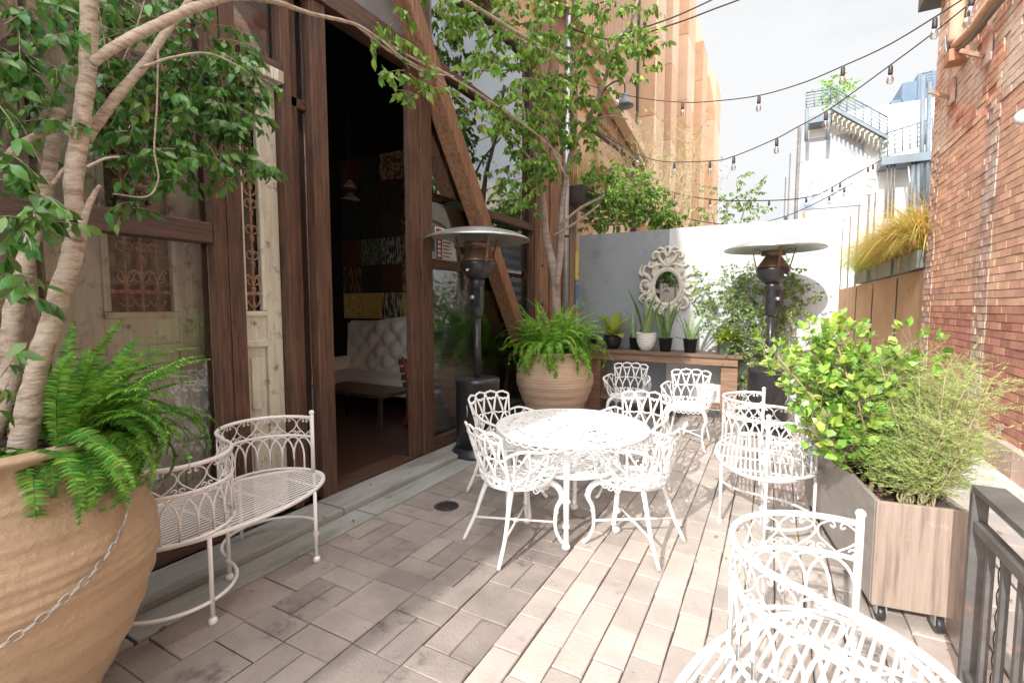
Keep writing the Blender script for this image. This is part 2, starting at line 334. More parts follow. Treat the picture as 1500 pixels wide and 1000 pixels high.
while y < 7.1:
    k.b2((-2.98, y + .004, -.03), (-2.69, y + 2.19, .045)); y += 2.2
k.build('kerb_strip', CONC, kind='structure', bevel=.006)
MB().b2((-3.3, 6.9, -.029), (3, 60, -.004)).build('alley_road', mat('alley_concrete', (.55, .53, .5), (.45, .43, .4), 1.2, .9, .2, 30), kind='structure')

# drain cover
d = thing('drain_cover', 'small round dark metal drain cover set in the shaded pavers', 'drain cover', (-2.12, 2.87, .003))
mb = MB(); mb.lathe([(.0, .001), (.078, .001), (.082, .0045), (.092, .0045), (.094, 0)], 36); mb.build('rim', DARKM, d)
mb = MB()
for i in range(-3, 4):
    h = math.sqrt(.07 ** 2 - (i * .02) ** 2); mb.box((i * .02, 0, .005), (.009, 2 * h, .006))
mb.build('grating', DARKM, d)
# fallen leaves
for i, (px, py) in enumerate([(440, 813), (575, 683), (628, 676), (1046, 700), (610, 680)]):
    p = onz(px, py, .01 if i not in (1, 2, 4) else .05); mb = MB()
    mb.leaf(p, (U(-1, 1), U(-1, 1), 0), (0, 0, 1), .05, .028, .1)
    tag(mb.build('fallen_leaf', CROTON), ['yellow fallen leaf on paving beside the S-shaped bench foot', 'dry fallen leaf on the kerb below the doorway', 'fallen leaf nearest the timber column foot', 'fallen leaf lying on the sunlit pavers', 'fallen leaf on the kerb just left of the timber column'][i], 'leaf', 'fallen leaves')

# leaf litter and grit
random.seed(90); lt = MB()
for i in range(520):
    if R_() < .45: x, y = U(-2.95, -2.3), U(1, 6.5)
    elif R_() < .5: x, y = U(-2.4, 1.4), U(.8, 7)
    else: a_ = U(0, 6.28); x, y = random.choice([(-2.28, .5), (-2.42, 5.62), (.5, 3.2)]); x += math.cos(a_) * U(.3, .8); y += math.sin(a_) * U(.3, .8)
    s_ = U(.006, .02) if R_() < .8 else U(.02, .045); z_ = .012 if x > -2.45 else (.016 if x > -2.685 else .052)
    lt.leaf((x, y, z_), (U(-1, 1), U(-1, 1), U(-.05, .1)), (U(-.3, .3), U(-.3, .3), 1), s_, s_ * .5, .15)
tag(lt.build('leaf_litter', mat('dry_leaf_bits', (.35, .24, .1), (.16, .11, .06), 30, .8, island=.6), kind='stuff'), 'scattered dry leaf bits and grit on the paving and kerb', 'leaf litter')
# ================================================================ storefront building
SF = thing('storefront_building', 'timber and glass storefront building with big diagonal brace along the left side', 'building', (-3, 3, 0))
def sfp(mb, name, m, **k): return mb.build(name, m, SF, world=True, **k)
XF = -3.0
def post(y0, y1, z1=4.9, x0=-3.14, x1=-2.98, m=WOOD, z0=.045): return sfp(MB().b2((x0, y0, z0), (x1, y1, z1)), 'post', m, bevel=.006)
post(1.72, 1.80, 5.6); post(1.803, 1.90, 5.6, x1=-2.975)
post(2.225, 2.30, 5.6, x1=-2.99); post(2.31, 2.375, 3.7, x1=-3.03); post(2.45, 2.59, 3.72, x1=-2.97)
post(3.545, 3.68, 3.72, x0=-3.07, x1=-2.995); post(3.683, 3.85, 5.0, x0=-3.09, x1=-2.98)
post(6.13, 6.20, 5.0); post(-.62, -.5, 5.6)
post(6.2, 6.48, 6.2, x1=-2.9, m=WOODL); post(6.62, 6.9, 6.2, x1=-2.93, m=WOODL); post(7.45, 7.75, 6.2, x1=-2.95, m=WOODL)
# transoms and beams
def rail(y0, y1, z0, z1, x0=-3.12, x1=-2.985, m=WOODH, name='transom'): return sfp(MB().b2((x0, y0, z0), (x1, y1, z1)), name, m, bevel=.005)
rail(-.5, 1.718, 1.9, 2.02); rail(-.5, 1.718, .05, .3); rail(-.5, 1.718, 5.3, 5.5); rail(2.302, 2.448, 2.93, 3.0, x1=-3.03)
rail(3.872, 4.95, 1.90, 1.99); rail(4.9, 6.128, 2.57, 2.66); rail(3.98, 6.128, 3.87, 3.95); rail(3.872, 6.128, .05, .16); rail(3.872, 6.128, 4.86, 4.99)
rail(1.935, 2.222, 3.02, 3.1, x0=-3.16, x1=-2.96, m=OLDD2, name='sill'); rail(1.935, 2.222, 3.1, 3.16, x0=-3.16); 
rail(1.935, 3.68, 3.725, 3.90, x1=-2.95, name='lintel'); rail(2.592, 3.518, .03, .07, x0=-3.2, x1=-2.99, name='threshold')
sfp(MB().b2((-3.1, 1.9, 3.902), (-3.0, 3.9, 5.6)), 'wall', mat('slate_panel', (.14, .15, .16), (.2, .21, .22), 2, .5, .1, 20))
# diagonal brace
a = onx(560, -95, -2.93); b = onx(768, 515, -2.93)
sfp(MB().beam(a, b, .17, .19, up=(1, 0, 0)), 'diagonal_brace', WOODL, bevel=.01)
a2 = onx(160, -20, -3.25); b2 = onx(-40, 115, -3.25)
sfp(MB().beam(a2, b2, .1, .1, up=(1, 0, 0)), 'diagonal_brace', mat('grey_tube_steel', (.25, .27, .3), (.2, .22, .25), 4, .5))
# bolts on the post
mb = MB()
for z in (1.75, 2.3, 2.85, 3.4): mb.lathe([(.028, 0), (.028, .012), (.018, .02), (.0001, .022)], 12)
mb = MB()
for z in (1.55, 2.1, 2.65, 3.2, 3.75): mb.tube([(-2.9, 6.27, z), (-2.885, 6.27, z)], .028, 12)
sfp(mb, 'bolts', DARKM)
# panes
def pane(y0, y1, z0, z1, x=-3.05, g=GLASS): return sfp(MB().b2((x - .006, y0, z0), (x, y1, z1)), 'window_pane', g)
pane(-.5, 1.717, .305, 1.897); pane(-.5, 1.717, 2.023, 5.29); pane(1.936, 2.22, 3.163, 3.72); pane(2.303, 2.447, .06, 2.927); pane(2.303, 2.447, 3.003, 3.7)
pane(3.873, 6.127, .162, 1.897); pane(3.873, 6.127, 1.993, 2.567, g=GLASS); pane(3.873, 6.127, 2.663, 3.867, g=GLASSR); pane(3.873, 6.127, 3.953, 4.857, g=GLASSR)
# upper wall of tan sheet, fascia beams, canopy end
mb = MB(); y = 3.9
while y < 8.9: mb.b2((-3.12, y, 5.0), (-3.0, min(8.9, y + .6) - .008, 5.95)); y += .6
sfp(mb, 'cladding_panel', TAN)
sfp(MB().b2((-3.1, 3.9, 5.96), (-2.8, 8.9, 6.25)), 'fascia_beam', TAN, bevel=.01)
sfp(MB().b2((-3.1, 3.7, 5.02), (-2.72, 5.05, 5.32)), 'fascia_beam', WOOD, bevel=.01)
mb = MB(); y = 2
while y < 8.9: mb.b2((-3.08, y, 6.26), (-3.02 + (.03 if int(y * 100) % 14 < 7 else 0), y + .062, 9)); y += .07
sfp(mb, 'ribbed_siding', RIB)
sfp(MB().b2((-3.1, 2, 5.61), (-3.02, 3.89, 6.25)), 'cladding_panel', TAN)
sfp(MB().b2((-3.3, 6.905, .0), (-3.1, 7.445, 6.2)), 'wall', TAN2); sfp(MB().b2((-3.3, 7.755, .0), (-3.05, 8.9, 5.0)), 'wall', TAN)
sfp(MB().b2((-3.08, 6.92, 2.35), (-2.98, 7.44, 2.75)), 'beam', WOOD)
# added unseen wall blocks behind the camera, shaped to shade the doorway side
sfp(MB().b2((-7, -6, 0), (-3.5, -2.6, 7.35)), 'wall', CREAMB); sfp(MB().b2((-3.499, -6, 0), (-2.36, -2.6, 9.3)), 'wall', CREAMB)
# room
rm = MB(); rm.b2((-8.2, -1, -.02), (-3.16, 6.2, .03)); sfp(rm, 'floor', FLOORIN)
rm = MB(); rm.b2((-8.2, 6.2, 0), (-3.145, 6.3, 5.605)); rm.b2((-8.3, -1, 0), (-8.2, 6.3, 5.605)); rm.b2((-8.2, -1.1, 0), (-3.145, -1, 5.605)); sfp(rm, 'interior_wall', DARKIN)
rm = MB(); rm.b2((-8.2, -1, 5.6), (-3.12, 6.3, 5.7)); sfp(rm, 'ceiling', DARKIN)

# silver downpipe
mb = MB(); mb.tube([(-2.86, 7.05, 0), (-2.86, 7.05, 6.0)], .045, 12); dp = thing('downpipe', 'silver downpipe running up the tan wall beside the potted tree', 'pipe', (-2.86, 7.05, 0)); mb.build('pipe', GALV, dp, world=True)
mb = MB()
for z in (1.2, 2.6, 4.0, 5.4): mb.lathe([(.052, z - .02), (.056, z), (.052, z + .02)], 14, (-2.86, 7.05, 0))
mb.build('bracket', DARKM, dp, world=True)

# patchwork tiles hung on the inner wall
TC = [(.07, .06, .05), (.30, .21, .12), (.12, .05, .035), (.06, .06, .06), (.24, .07, .045), (.7, .64, .5), (.55, .5, .42)]
def panel_art(i, j, c1, c2, sc_):
    x0 = -6.78 + i * .46; z0 = 1.3 + j * .46
    m = mat('pattern_panel_%d_%d' % (i, j), c1, c2, sc_, .7, .2, 30, pos=(.47, .53), stretch=random.choice([(1, 1, 1), (3, 1, .6), (.6, 1, 3)]))
    return MB().b2((x0, 6.155, z0), (x0 + .445, 6.195, z0 + .445)), m
for i in range(7):
    for j in range(6):
        c1 = random.choice(TC[:5]); c2 = tuple(v * U(.3, .8) for v in random.choice(TC))
        if j == 0: c1, c2 = ((.8, .6, .2), (.6, .42, .12)) if i % 3 != 2 else ((.6, .56, .45), (.03, .03, .03))
        if (i, j) == (4, 1): c1, c2 = (.1, .35, .42), (.02, .03, .03)
        if (i, j) in ((2, 2), (3, 5)): c1, c2 = (.5, .48, .42), (.04, .03, .03)
        mb, m = panel_art(i, j, c1, c2, U(9, 22)); o = mb.build('patterned_panel', m)
        rows = ['lowest', 'second', 'third', 'fourth', 'fifth', 'top']; cols = ['farthest left', 'second', 'third', 'fourth', 'fifth', 'sixth', 'farthest right']
        tag(o, '%s square patterned wall panel, %s in the %s row above the tufted sofa' % ('gold' if j == 0 and i % 3 != 2 else 'turquoise' if (i, j) == (4, 1) else 'dark', cols[i], rows[j]), 'wall panel', 'patchwork of square panels inside')

# tufted sofa
def make_sofa():
    s = thing('tufted_sofa', 'pale grey button tufted sofa seen inside through the doorway', 'sofa', (-5.0, 5.75, .03))
    mb = MB(); nx, nz_ = 60, 22; W = 2.5; Hh = .78; vs = []; fs = []
    for j in range(nz_ + 1):
        for i in range(nx + 1):
            x = -W / 2 + W * i / nx; t = j / nz_; top = Hh + .12 * math.exp(-((x / W) ** 2) * 14)
            z = .42 + t * top
            a = x / .17; b = t * Hh / .17; a += .0
            q = abs(math.sin(PI * (a + b) / 2) * math.sin(PI * (a - b) / 2)); bul = .085 * (q ** .5)
            edge = min(1, 4 * min(i / nx, 1 - i / nx)) * min(1, 5 * (1 - t)) ; bul *= max(0, edge) ** .3
            vs.append((x, .0 - bul - .05 * (1 - t), z))
    for j in range(nz_):
        for i in range(nx): fs.append((j * (nx + 1) + i, j * (nx + 1) + i + 1, (j + 1) * (nx + 1) + i + 1, (j + 1) * (nx + 1) + i))
    mb.add(vs, fs, True)
    mb.build('backrest', SOFA, s)
    mb = MB(); bk = MB()
    for b in range(0, 6):
        for a in range(-7, 8):
            if (a + b) % 2 == 0:
                bk.ball((a * .17, -.005 - .05 * (1 - b * .2), .42 + b * .185 * 1.0), .014, 8, 4)
    bk.build('buttons', SOFA, s)
    mb.b2((-W / 2, .02, .1), (W / 2, .16, 1.25)); mb.build('back_frame', SOFA, s, bevel=.04)
    mb = MB(); mb.b2((-W / 2 + .02, -.68, .2), (W / 2 - .02, -.02, .46)); mb.build('seat', SOFA, s, bevel=.06)
    for sx in (-1, 1): MB().b2((sx * W / 2 - .07, -.66, .12), (sx * W / 2 + .07, .1, .66)).build('armrest', SOFA, s, bevel=.05)
    for sx in (-1, 1):
        for y in (-.6, .1): MB().lathe([(.02, 0), (.03, .12)], 10, (sx * 1.1, y, 0)).build('leg', DARKM, s)
make_sofa()
t = thing('low_table', 'low dark table with wooden top in front of the tufted sofa', 'table', (-4.35, 4.35, .03))
MB().b2((-.75, -.3, .42), (.45, .3, .46)).build('tabletop', mat('polished_top', (.10, .055, .03), (.06, .035, .02), 5, .3, stretch=(.5, 5, 5)), t, bevel=.004)
for sx in (-.68, .38):
    for sy in (-.24, .24): MB().b2((sx - .02, sy - .02, 0), (sx + .02, sy + .02, .42)).build('leg', DARKM, t)
t = thing('slatted_bench', 'dark slatted bench with red iron ends behind the glass', 'bench', (-3.62, 5.0, .03), math.radians(86))
for sx in (-.55, .55):
    mb = MB(); mb.tube(smooth_path([(sx, -.3, 0), (sx, -.27, .25), (sx, -.2, .42), (sx, .15, .42), (sx, .22, .7), (sx, .28, .86)]), .022, 8)
    mb.tube(smooth_path([(sx, .28, 0), (sx, .2, .2), (sx, .14, .42)]), .022, 8); mb.tube(smooth_path([(sx, -.26, .3), (sx, -.33, .6), (sx, -.1, .66), (sx, .2, .64)]), .018, 8); mb.build('end_frame', REDP, t)
mb = MB()
for i in range(5): mb.box((0, -.2 + i * .09, .45), (1.25, .07, .025))
mb.build('seat', WOODH, t); mb = MB()
for i in range(4): mb.box((0, .2 + i * .022, .54 + i * .09), (1.25, .022, .07))
mb.build('backrest', WOODH, t)
# hanging lamp inside
t = thing('pendant_lamp', 'dim two tier pendant lamp hanging inside above the doorway', 'lamp', (-4.9, 4.6, 2.9))
for i, (r, z) in enumerate(((.12, 0), (.09, .16))): MB().lathe([(r, z), (r * .9, z + .02), (r * .4, z + .07), (.02, z + .1)], 20).build('lamp_shade', mat('dim_shade%d' % i, (.3, .24, .2), (.2, .16, .13), 8, .5), t)
MB().tube([(0, 0, .2), (0, 0, 2.6)], .006, 6).build('cord', CABLE, t)

# stickers / notices on glass
def note(name, label, cat, pts, plane, m): return None
t = thing('notice', 'red and white notice fixed to the glass beside the timber column', 'sign', (-3.046, 4.14, 1.995))
MB().b2((-.004, -.16, .0), (.0, .17, .33)).build('sheet', mat('notice_white', (.75, .74, .7), (.7, .7, .66), 9, .6), t)
MB().b2((.001, -.15, .01), (.003, -.05, .32)).build('red_band', REDP, t)
mb = MB()
for i in range(7): mb.b2((.001, -.03, .04 + i * .036), (.0025, .02 + U(.03, .12), .052 + i * .036))
mb.build('print_lines', REDP, t)
mb = MB()
for i in range(6): mb.b2((.0035, -.125, .03 + i * .046), (.0045, -.075, .062 + i * .046))
mb.build('print_blocks', mat('notice_print', (.8, .7, .66), (.75, .65, .6), 9, .6), t)

# striped curtain inside the last pane
mb = MB(); n = 46; vs = []; fs = []
for j in range(33):
    for i in range(n + 1):
        y = 5.42 + .66 * i / n * (.72 + .28 * (1 - j / 32)) + .1 * (j / 32); vs.append((-3.115 + .03 * math.sin(i * .95) + .012 * math.sin(i * .37), y, .8 + 1.75 * j / 32))
for j in range(32):
    for i in range(n): fs.append((j * (n + 1) + i, j * (n + 1) + i + 1, (j + 1) * (n + 1) + i + 1, (j + 1) * (n + 1) + i))
mb.add(vs, fs, True)
m = mat('black_white_stripe', (.8, .8, .78), (.78, .78, .76), 5, .8); nt = m.node_tree; N = nt.nodes; L = nt.links
tcx = N.new('ShaderNodeTexCoord'); wv = N.new('ShaderNodeTexWave'); wv.bands_direction = 'Z'; wv.inputs['Scale'].default_value = 2.6; wv.inputs['Distortion'].default_value = .6
L.new(tcx.outputs['Object'], wv.inputs['Vector']); cr = N.new('ShaderNodeValToRGB'); cr.color_ramp.interpolation = 'CONSTANT'
cr.color_ramp.elements[0].color = (.012, .013, .02, 1); cr.color_ramp.elements[1].position = .5; cr.color_ramp.elements[1].color = (.75, .75, .74, 1)
L.new(wv.outputs['Fac'], cr.inputs[0]); L.new(cr.outputs[0], N['Principled BSDF'].inputs['Base Color'])
tag(mb.build('curtain', m), 'black and white striped curtain hanging behind the glass', 'curtain')
t = thing('poster', 'yellow poster with a black figure above a blue board at the wall recess', 'poster', (-2.95, 7.25, 0))
# posters in the recess
MB().b2((-.0, .44, 1.97), (.012, .92, 2.44)).build('sheet', mat('poster_yellow', (.72, .62, .12), (.68, .57, .1), 5, .7), t)
fg = MB(); fg.b2((.0125, .62, 2.1), (.016, .74, 2.3)); fg.ball((.014, .7, 2.34), .04, 8, 5, (.1, 1, 1)); fg.b2((.0125, .55, 2.06), (.016, .8, 2.08)); fg.build('figure', CABLE, t)
MB().b2((-.0, .44, 1.5), (.012, .92, 1.95)).build('blue_board', mat('poster_blue', (.06, .16, .3), (.3, .36, .42), 7, .7, pos=(.5, .62)), t)

# ================================================================ antique doors behind the glass
def grille(par, y0, y1, z0, z1, n, x):
    g = MB(); w_ = y1 - y0
    for i in range(n):
        y = y0 + w_ * (i + 1) / (n + 1); g.tube([(x, y, z0), (x, y, z1)], .008, 6)
        z = z0 + .14
        while z < z1 - .05:
            g.lathe([(.008, -.02), (.018, -.008), (.011, 0), (.018, .008), (.008, .02)], 8, (x, y, z)); 
            for s in (-1, 1):
                c = [(x, y + s * (.012 + .028 * math.sin(a)), z + .03 - .028 * math.cos(a) + .03) for a in [k * .5 for k in range(10)]]; g.tube(c, .0045, 5)
            z += .17
        for s in (-1, 1):
            c = [(x, y + s * (.05 * k / 6), z0 + .17 + .07 * math.sin(k / 6 * 2.2)) for k in range(7)]; g.tube(c, .006, 5)
            c = [(x, y + s * (.005 + .022 * (1 - math.cos(a * .6))), z0 + .09 - .022 * math.sin(a) - .04) for a in [k * .5 for k in range(9)]]; g.tube(c, .005, 5)
        r = [(x, y + .045 * math.cos(a), (z0 + z1) / 2 + .08 + .055 * math.sin(a)) for a in [k * PI / 8 for k in range(16)]]; g.tube(r, .005, 5, closed=True)
    for z in (z0 + .115, z1 - .115): g.b2((x - .006, y0, z - .011), (x + .006, y1, z + .011))
    for i in range(int(w_ / .045)):
        g.ball((x + .008, y0 + .03 + i * .045, z0 + .115), .012, 6, 4)
    g.build('iron_grille', IRON, par)
def old_door(y0, y1, gy0, gy1, label, x=-3.24):
    d = thing('antique_door', label, 'door', (x, (y0 + y1) / 2, .05)); oy = -(y0 + y1) / 2
    a, b, ga, gb = y0 + oy, y1 + oy, gy0 + oy, gy1 + oy
    m = MB(); m.b2((-.05, a, 0), (0, ga - .035, 3.0)); m.b2((-.05, gb + .035, 0), (0, b, 3.0)); m.b2((-.05, ga - .034, 2.95), (-.002, gb + .034, 3.0)); m.b2((-.05, ga - .034, 1.2), (-.002, gb + .034, 1.40)); m.b2((-.05, ga - .034, 0), (-.002, gb + .034, .22))
    m.build('frame', OLDD, d, bevel=.004)
    m = MB(); m.b2((-.045, ga - .034, .22), (-.02, gb + .034, 1.2)); m.b2((-.02, ga + .02, .3), (-.004, gb - .02, .66)); m.b2((-.02, ga + .02, .76), (-.004, gb - .02, 1.12))
    m.build('panel', OLDD, d, bevel=.008)
    m = MB()
    for s, z in ((1, 1.40), (-1, 2.95)): m.b2((-.03, ga - .034, z - .0), (.016, gb + .034, z + s * .035))
    m.b2((-.03, ga - .034, 1.437), (.016, ga, 2.913)); m.b2((-.03, gb, 1.437), (.016, gb + .034, 2.913)); m.b2((-.01, ga - .034, 1.19), (.014, gb + .034, 1.24))
    m.build('moulding', OLDD, d, bevel=.008)
    grille(d, ga, gb, 1.437, 2.913, 3 if gb - ga > .25 else 1, -.0)
    m = MB(); m.b2((-.045, ga, 1.437), (-.04, gb, 2.913)); m.build('backing', mat('dusty_dark_glass' + label[:3], (.05, .045, .04), (.09, .08, .07), 5, .15, spec=.8), d)
old_door(1.02, 1.80, 1.285, 1.60, 'weathered pale double door leaf with three-rod iron grille, seen through the large left pane')
old_door(1.905, 2.222, 1.962, 2.07, 'weathered pale door leaf showing between two dark posts with one rusty iron rod', -3.07)
tag(MB().b2((-3.30, .55, .05), (-3.2, .98, 3.1)).build('old_pilaster', OLDD2, bevel=.01), 'bleached old timber pilaster standing left of the antique door behind glass', 'pilaster')
if 0: tag(MB().b2((-3.18, 2.20, .05), (-3.03, 2.225, 3.0)).build('timber_jamb', OLDD2), 'narrow bleached timber jamb against the brown post', 'jamb')
# net curtain inside


# ================================================================ conversation benches
def make_bench():
    B = thing('conversation_bench', '', 'bench', group='white S-backed conversation benches')
    SZ = .43; TZ = .79; MZ = .665
    def S(t):  # t in 0..1 along the S, far -> near
        if t < .5: a = PI / 2 + PI * (t / .5); return (.30 * math.cos(a), .29 + .28 * math.sin(a))
        a = PI / 2 - PI * ((t - .5) / .5); return (.30 * math.cos(a), -.29 + .28 * math.sin(a) + .0)
    def P(t, z): x, y = S(min(max(t, 0), 1)); return Vector((x, y, z))
    n = 72
    ln = 0; acc = [0]
    for i in range(400): ln += (P((i + 1) / 400, 0) - P(i / 400, 0)).length; acc.append(ln)
    def arc(s):
        s = min(max(s, 0), ln - 1e-6)
        lo = 0
        for i in range(400):
            if acc[i + 1] >= s: lo = i; break
        return (lo + (s - acc[lo]) / (acc[lo + 1] - acc[lo])) / 400
    def Q(s, z): return P(arc(s), z)
    fr = MB()
    fr.tube([P(i / n, TZ) for i in range(n + 1)], .011, 7); fr.tube([P(i / n, MZ) for i in range(n + 1)], .009, 6); fr.tube([P(i / n, SZ + .012) for i in range(n + 1)], .009, 6)
    fr.build('back_rail', WHITE, B)
    ar = MB(); na = 25; pc = ln / na
    for k in range(na - 1):  # interlaced pointed arches spanning two pitches
        s0 = k * pc; s1 = (k + 2) * pc; sm = (s0 + s1) / 2
        for sa in (s0, s1):
            pts = []
            for j in range(9):
                q = j / 8
                if q < .35: pts.append(Q(sa, SZ + .01 + (MZ - SZ - .02) * q / .35 * .42))
                else:
                    v = (q - .35) / .65; pts.append(Q(sa + (sm - sa) * (1 - math.cos(v * PI / 2)), SZ + .01 + (MZ - SZ - .02) * (.42 + .58 * math.sin(v * PI / 2))))
            ar.tube(pts, .006, 5, caps=False)
    ar.build('arch_bars', WHITE, B)
    scn = MB(); nh = 15; hp = ln / nh; H = TZ - MZ
    for k in range(nh):
        c = (k + .5) * hp
        for sg in (-1, 1):
            ctl = [(.0215, .80), (.013, .74), (.0085, .80), (.014, .90), (.026, .90), (hp * .44 / 1, .74), (hp * .46, .50), (hp * .30, .30), (hp * .12, .16), (.001, .07)]
            cp_ = smooth_path([(q_[0], q_[1], 0) for q_ in ctl], 3); scn.tube([Q(c + sg * q_.x, MZ + H * q_.y) for q_ in cp_], .0036, 4, caps=False)
            pts = []
            for j in range(12):
                a = j * .5; r = .003 + .011 * (1 - j / 12); pts.append(Q(c + sg * (hp / 2 - .013 - r * math.cos(a)), MZ + .018 + r * math.sin(a)))
            scn.tube(pts, .0035, 4, caps=False)
    scn.build('scroll_band', WHITE, B)
    for t_, in ((0,), (1,)):
        x, y = S(t_); pm = MB(); pm.tube([(x, y, SZ), (x, y, TZ + .025)], .0125, 8); pm.ball((x, y, TZ + .035), .017, 8, 6); pm.build('end_post', WHITE, B)
    a_, b_ = .335, .60
    st = MB(); E_ = [(a_ * math.cos(q), b_ * math.sin(q), SZ) for q in [i * 2 * PI / 72 for i in range(72)]]
    vs = []; fs = []
    for i in range(72):
        q = i * 2 * PI / 72
        for (k2, z) in ((1, SZ - .014), (1, SZ + .004), (.955, SZ + .004), (.955, SZ - .014)): vs.append((a_ * math.cos(q) * (k2 if k2 == 1 else 1 - .022 / a_), b_ * math.sin(q) * (1 if k2 == 1 else 1 - .022 / b_), z))
    for i in range(72):
        j = (i + 1) % 72
        for q in range(4): fs.append((i * 4 + q, j * 4 + q, j * 4 + (q + 1) % 4, i * 4 + (q + 1) % 4))
    st.add(vs, fs, True); st.build('seat_rim', WHITE, B)
    sl_ = MB(); ns = 21
    for i in range(ns):
        x = -a_ + .02 + (2 * a_ - .04) * (i + .5) / ns; y = b_ * math.sqrt(max(0, 1 - (x / a_) ** 2)) - .01
        if y > .02: sl_.box((x, 0, SZ - .001), (.011, 2 * y, .005))
    for y in (-.42, -.15, .15, .42):
        x = a_ * math.sqrt(1 - (y / b_) ** 2) - .01; sl_.box((0, y, SZ - .008), (2 * x, .014, .006))
    sl_.build('seat_slats', WHITE, B)
    lz = .11
    for (x, y) in ((-.3, .26), (.27, .36), (.0, .575), (.3, -.26), (-.27, -.36), (0, -.575), (0, 0)):
        lg = MB(); lg.tube([(x, y, SZ - .01), (x, y, .02)], .0105, 7); lg.lathe([(.012, .03), (.02, .018), (.021, .0)], 10, (x, y, 0)); lg.build('leg', WHITE, B)
    ss = MB(); ss.tube([P(i / n, lz) for i in range(n + 1)], .0095, 6); ss.build('stretcher', WHITE, B)
    return B
bench = make_bench()
bench['label'] = 'worn white S-backed conversation bench in the shade against the storefront'
bench.location = (-2.60, 1.50, .006)
for ch in bench.children: ch.data.materials[0] = WHITE
register()
dup(bench, (-.01, 3.93, .002), math.radians(2), 'sunlit white S-backed conversation bench standing beside the planter box and far heater')
dup(bench, (.135, 1.37, .002), math.radians(-15.5), 'white S-backed conversation bench nearest the camera beside the steel railing')

# ================================================================ cast lace discs
def lace(mb, R, z, seed, cell=.05, th=.008, hole=.62, border=.03, solid=0, shear=None):
    rng = random.Random(seed); rings = max(2, int(round((R - border) / cell))); 
    bm = bmesh.new(); rows = []; r0 = 0
    dr = (R - border) / rings
    prev = [bm.verts.new((0, 0, 0))]; prevn = 1
    pts = []
    faces = []
    rows = []
    nseg = [1] + [max(6, int(round(2 * PI * (i * dr) / cell / 2)) * 2) for i in range(1, rings + 1)]
    for i in range(rings + 1):
        if i == 0: rows.append([bm.verts.new((0, 0, 0))]); continue
        n = nseg[i]; jr = 0 if i == rings else dr * .16
        rows.append([bm.verts.new(((i * dr + rng.uniform(-jr, jr)) * math.cos(2 * PI * (j + rng.uniform(-.14, .14) * (i < rings)) / n), 0, 0)) for j in range(n)])
        for j, v in enumerate(rows[-1]):
            a = 2 * PI * (j + rng.uniform(-.14, .14) * (i < rings)) / n + i * .3; r = i * dr + rng.uniform(-jr, jr); v.co = (r * math.cos(a), r * math.sin(a), 0)
    fl = []
    for i in range(1, rings + 1):
        A, Bq = rows[i - 1], rows[i]; n = len(Bq); m = len(A)
        if m == 1:
            for j in range(0, n, 2): fl.append([A[0], Bq[j], Bq[(j + 1) % n], Bq[(j + 2) % n]])
        else:
            ang = lambda v: math.atan2(v.co.y, v.co.x) % (2 * PI)
            # advance around both rings, emitting quads/tris
            ia = min(range(m), key=lambda k: ang(A[k])); ib = min(range(n), key=lambda k: ang(Bq[k])); ca = cb = 0
            while ca < m or cb < n:
                a0 = A[(ia + ca) % m]; b0 = Bq[(ib + cb) % n]; a1 = A[(ia + ca + 1) % m]; b1 = Bq[(ib + cb + 1) % n]
                fa = (ca + 1) / m; fb = (cb + 1) / n
                if ca < m and cb < n and abs(fa - fb) < .6 / n: fl.append([a0, b0, b1, a1]); ca += 1; cb += 1
                elif cb < n and (fb <= fa or ca >= m): fl.append([a0, b0, b1]); cb += 1
                else: fl.append([a0, b0, a1]); ca += 1
    for f in fl:
        if len(set(f)) >= 3:
            try: bm.faces.new(f)
            except ValueError: pass
    bm.normal_update()
    for f in bm.faces:
        c = f.calc_center_median(); k = hole * rng.uniform(.7, 1.1)
        vs = [l.vert.co.copy() for l in f.loops]; n = len(vs)
        # rounded hole ring with 2n points
        outer = []; inner = []
        for q in range(n):
            a = vs[q]; b = vs[(q + 1) % n]; outer += [a, (a + b) / 2]
            inner += [c + ((a) - c) * k * .78, c + ((a + b) / 2 - c) * k]
        zz = z
        base = len(mb.v)
        ring = [(p.x, p.y, zz) for p in outer] + [(p.x, p.y, zz + .0015) for p in inner] + [(p.x, p.y, zz - th) for p in inner] + [(p.x, p.y, zz - th) for p in outer]
        N2 = 2 * n; F = []
        up = f.normal.z > 0
        for q in range(N2):
            r = (q + 1) % N2
            for lv in range(3):
                quad = (lv * N2 + q, lv * N2 + r, (lv + 1) * N2 + r, (lv + 1) * N2 + q); F.append(quad if up else quad[::-1])
        mb.add(ring, F, False)
    bm.free()
    nb = 72; prof = [(R - border - .002, z), (R - border, z + .003), (R - .008, z + .004), (R, z - .003), (R, z - th - .008), (R - .012, z - th - .008), (R - border - .002, z - th)]
    mb.lathe(prof, nb, closed=True)
    return mb

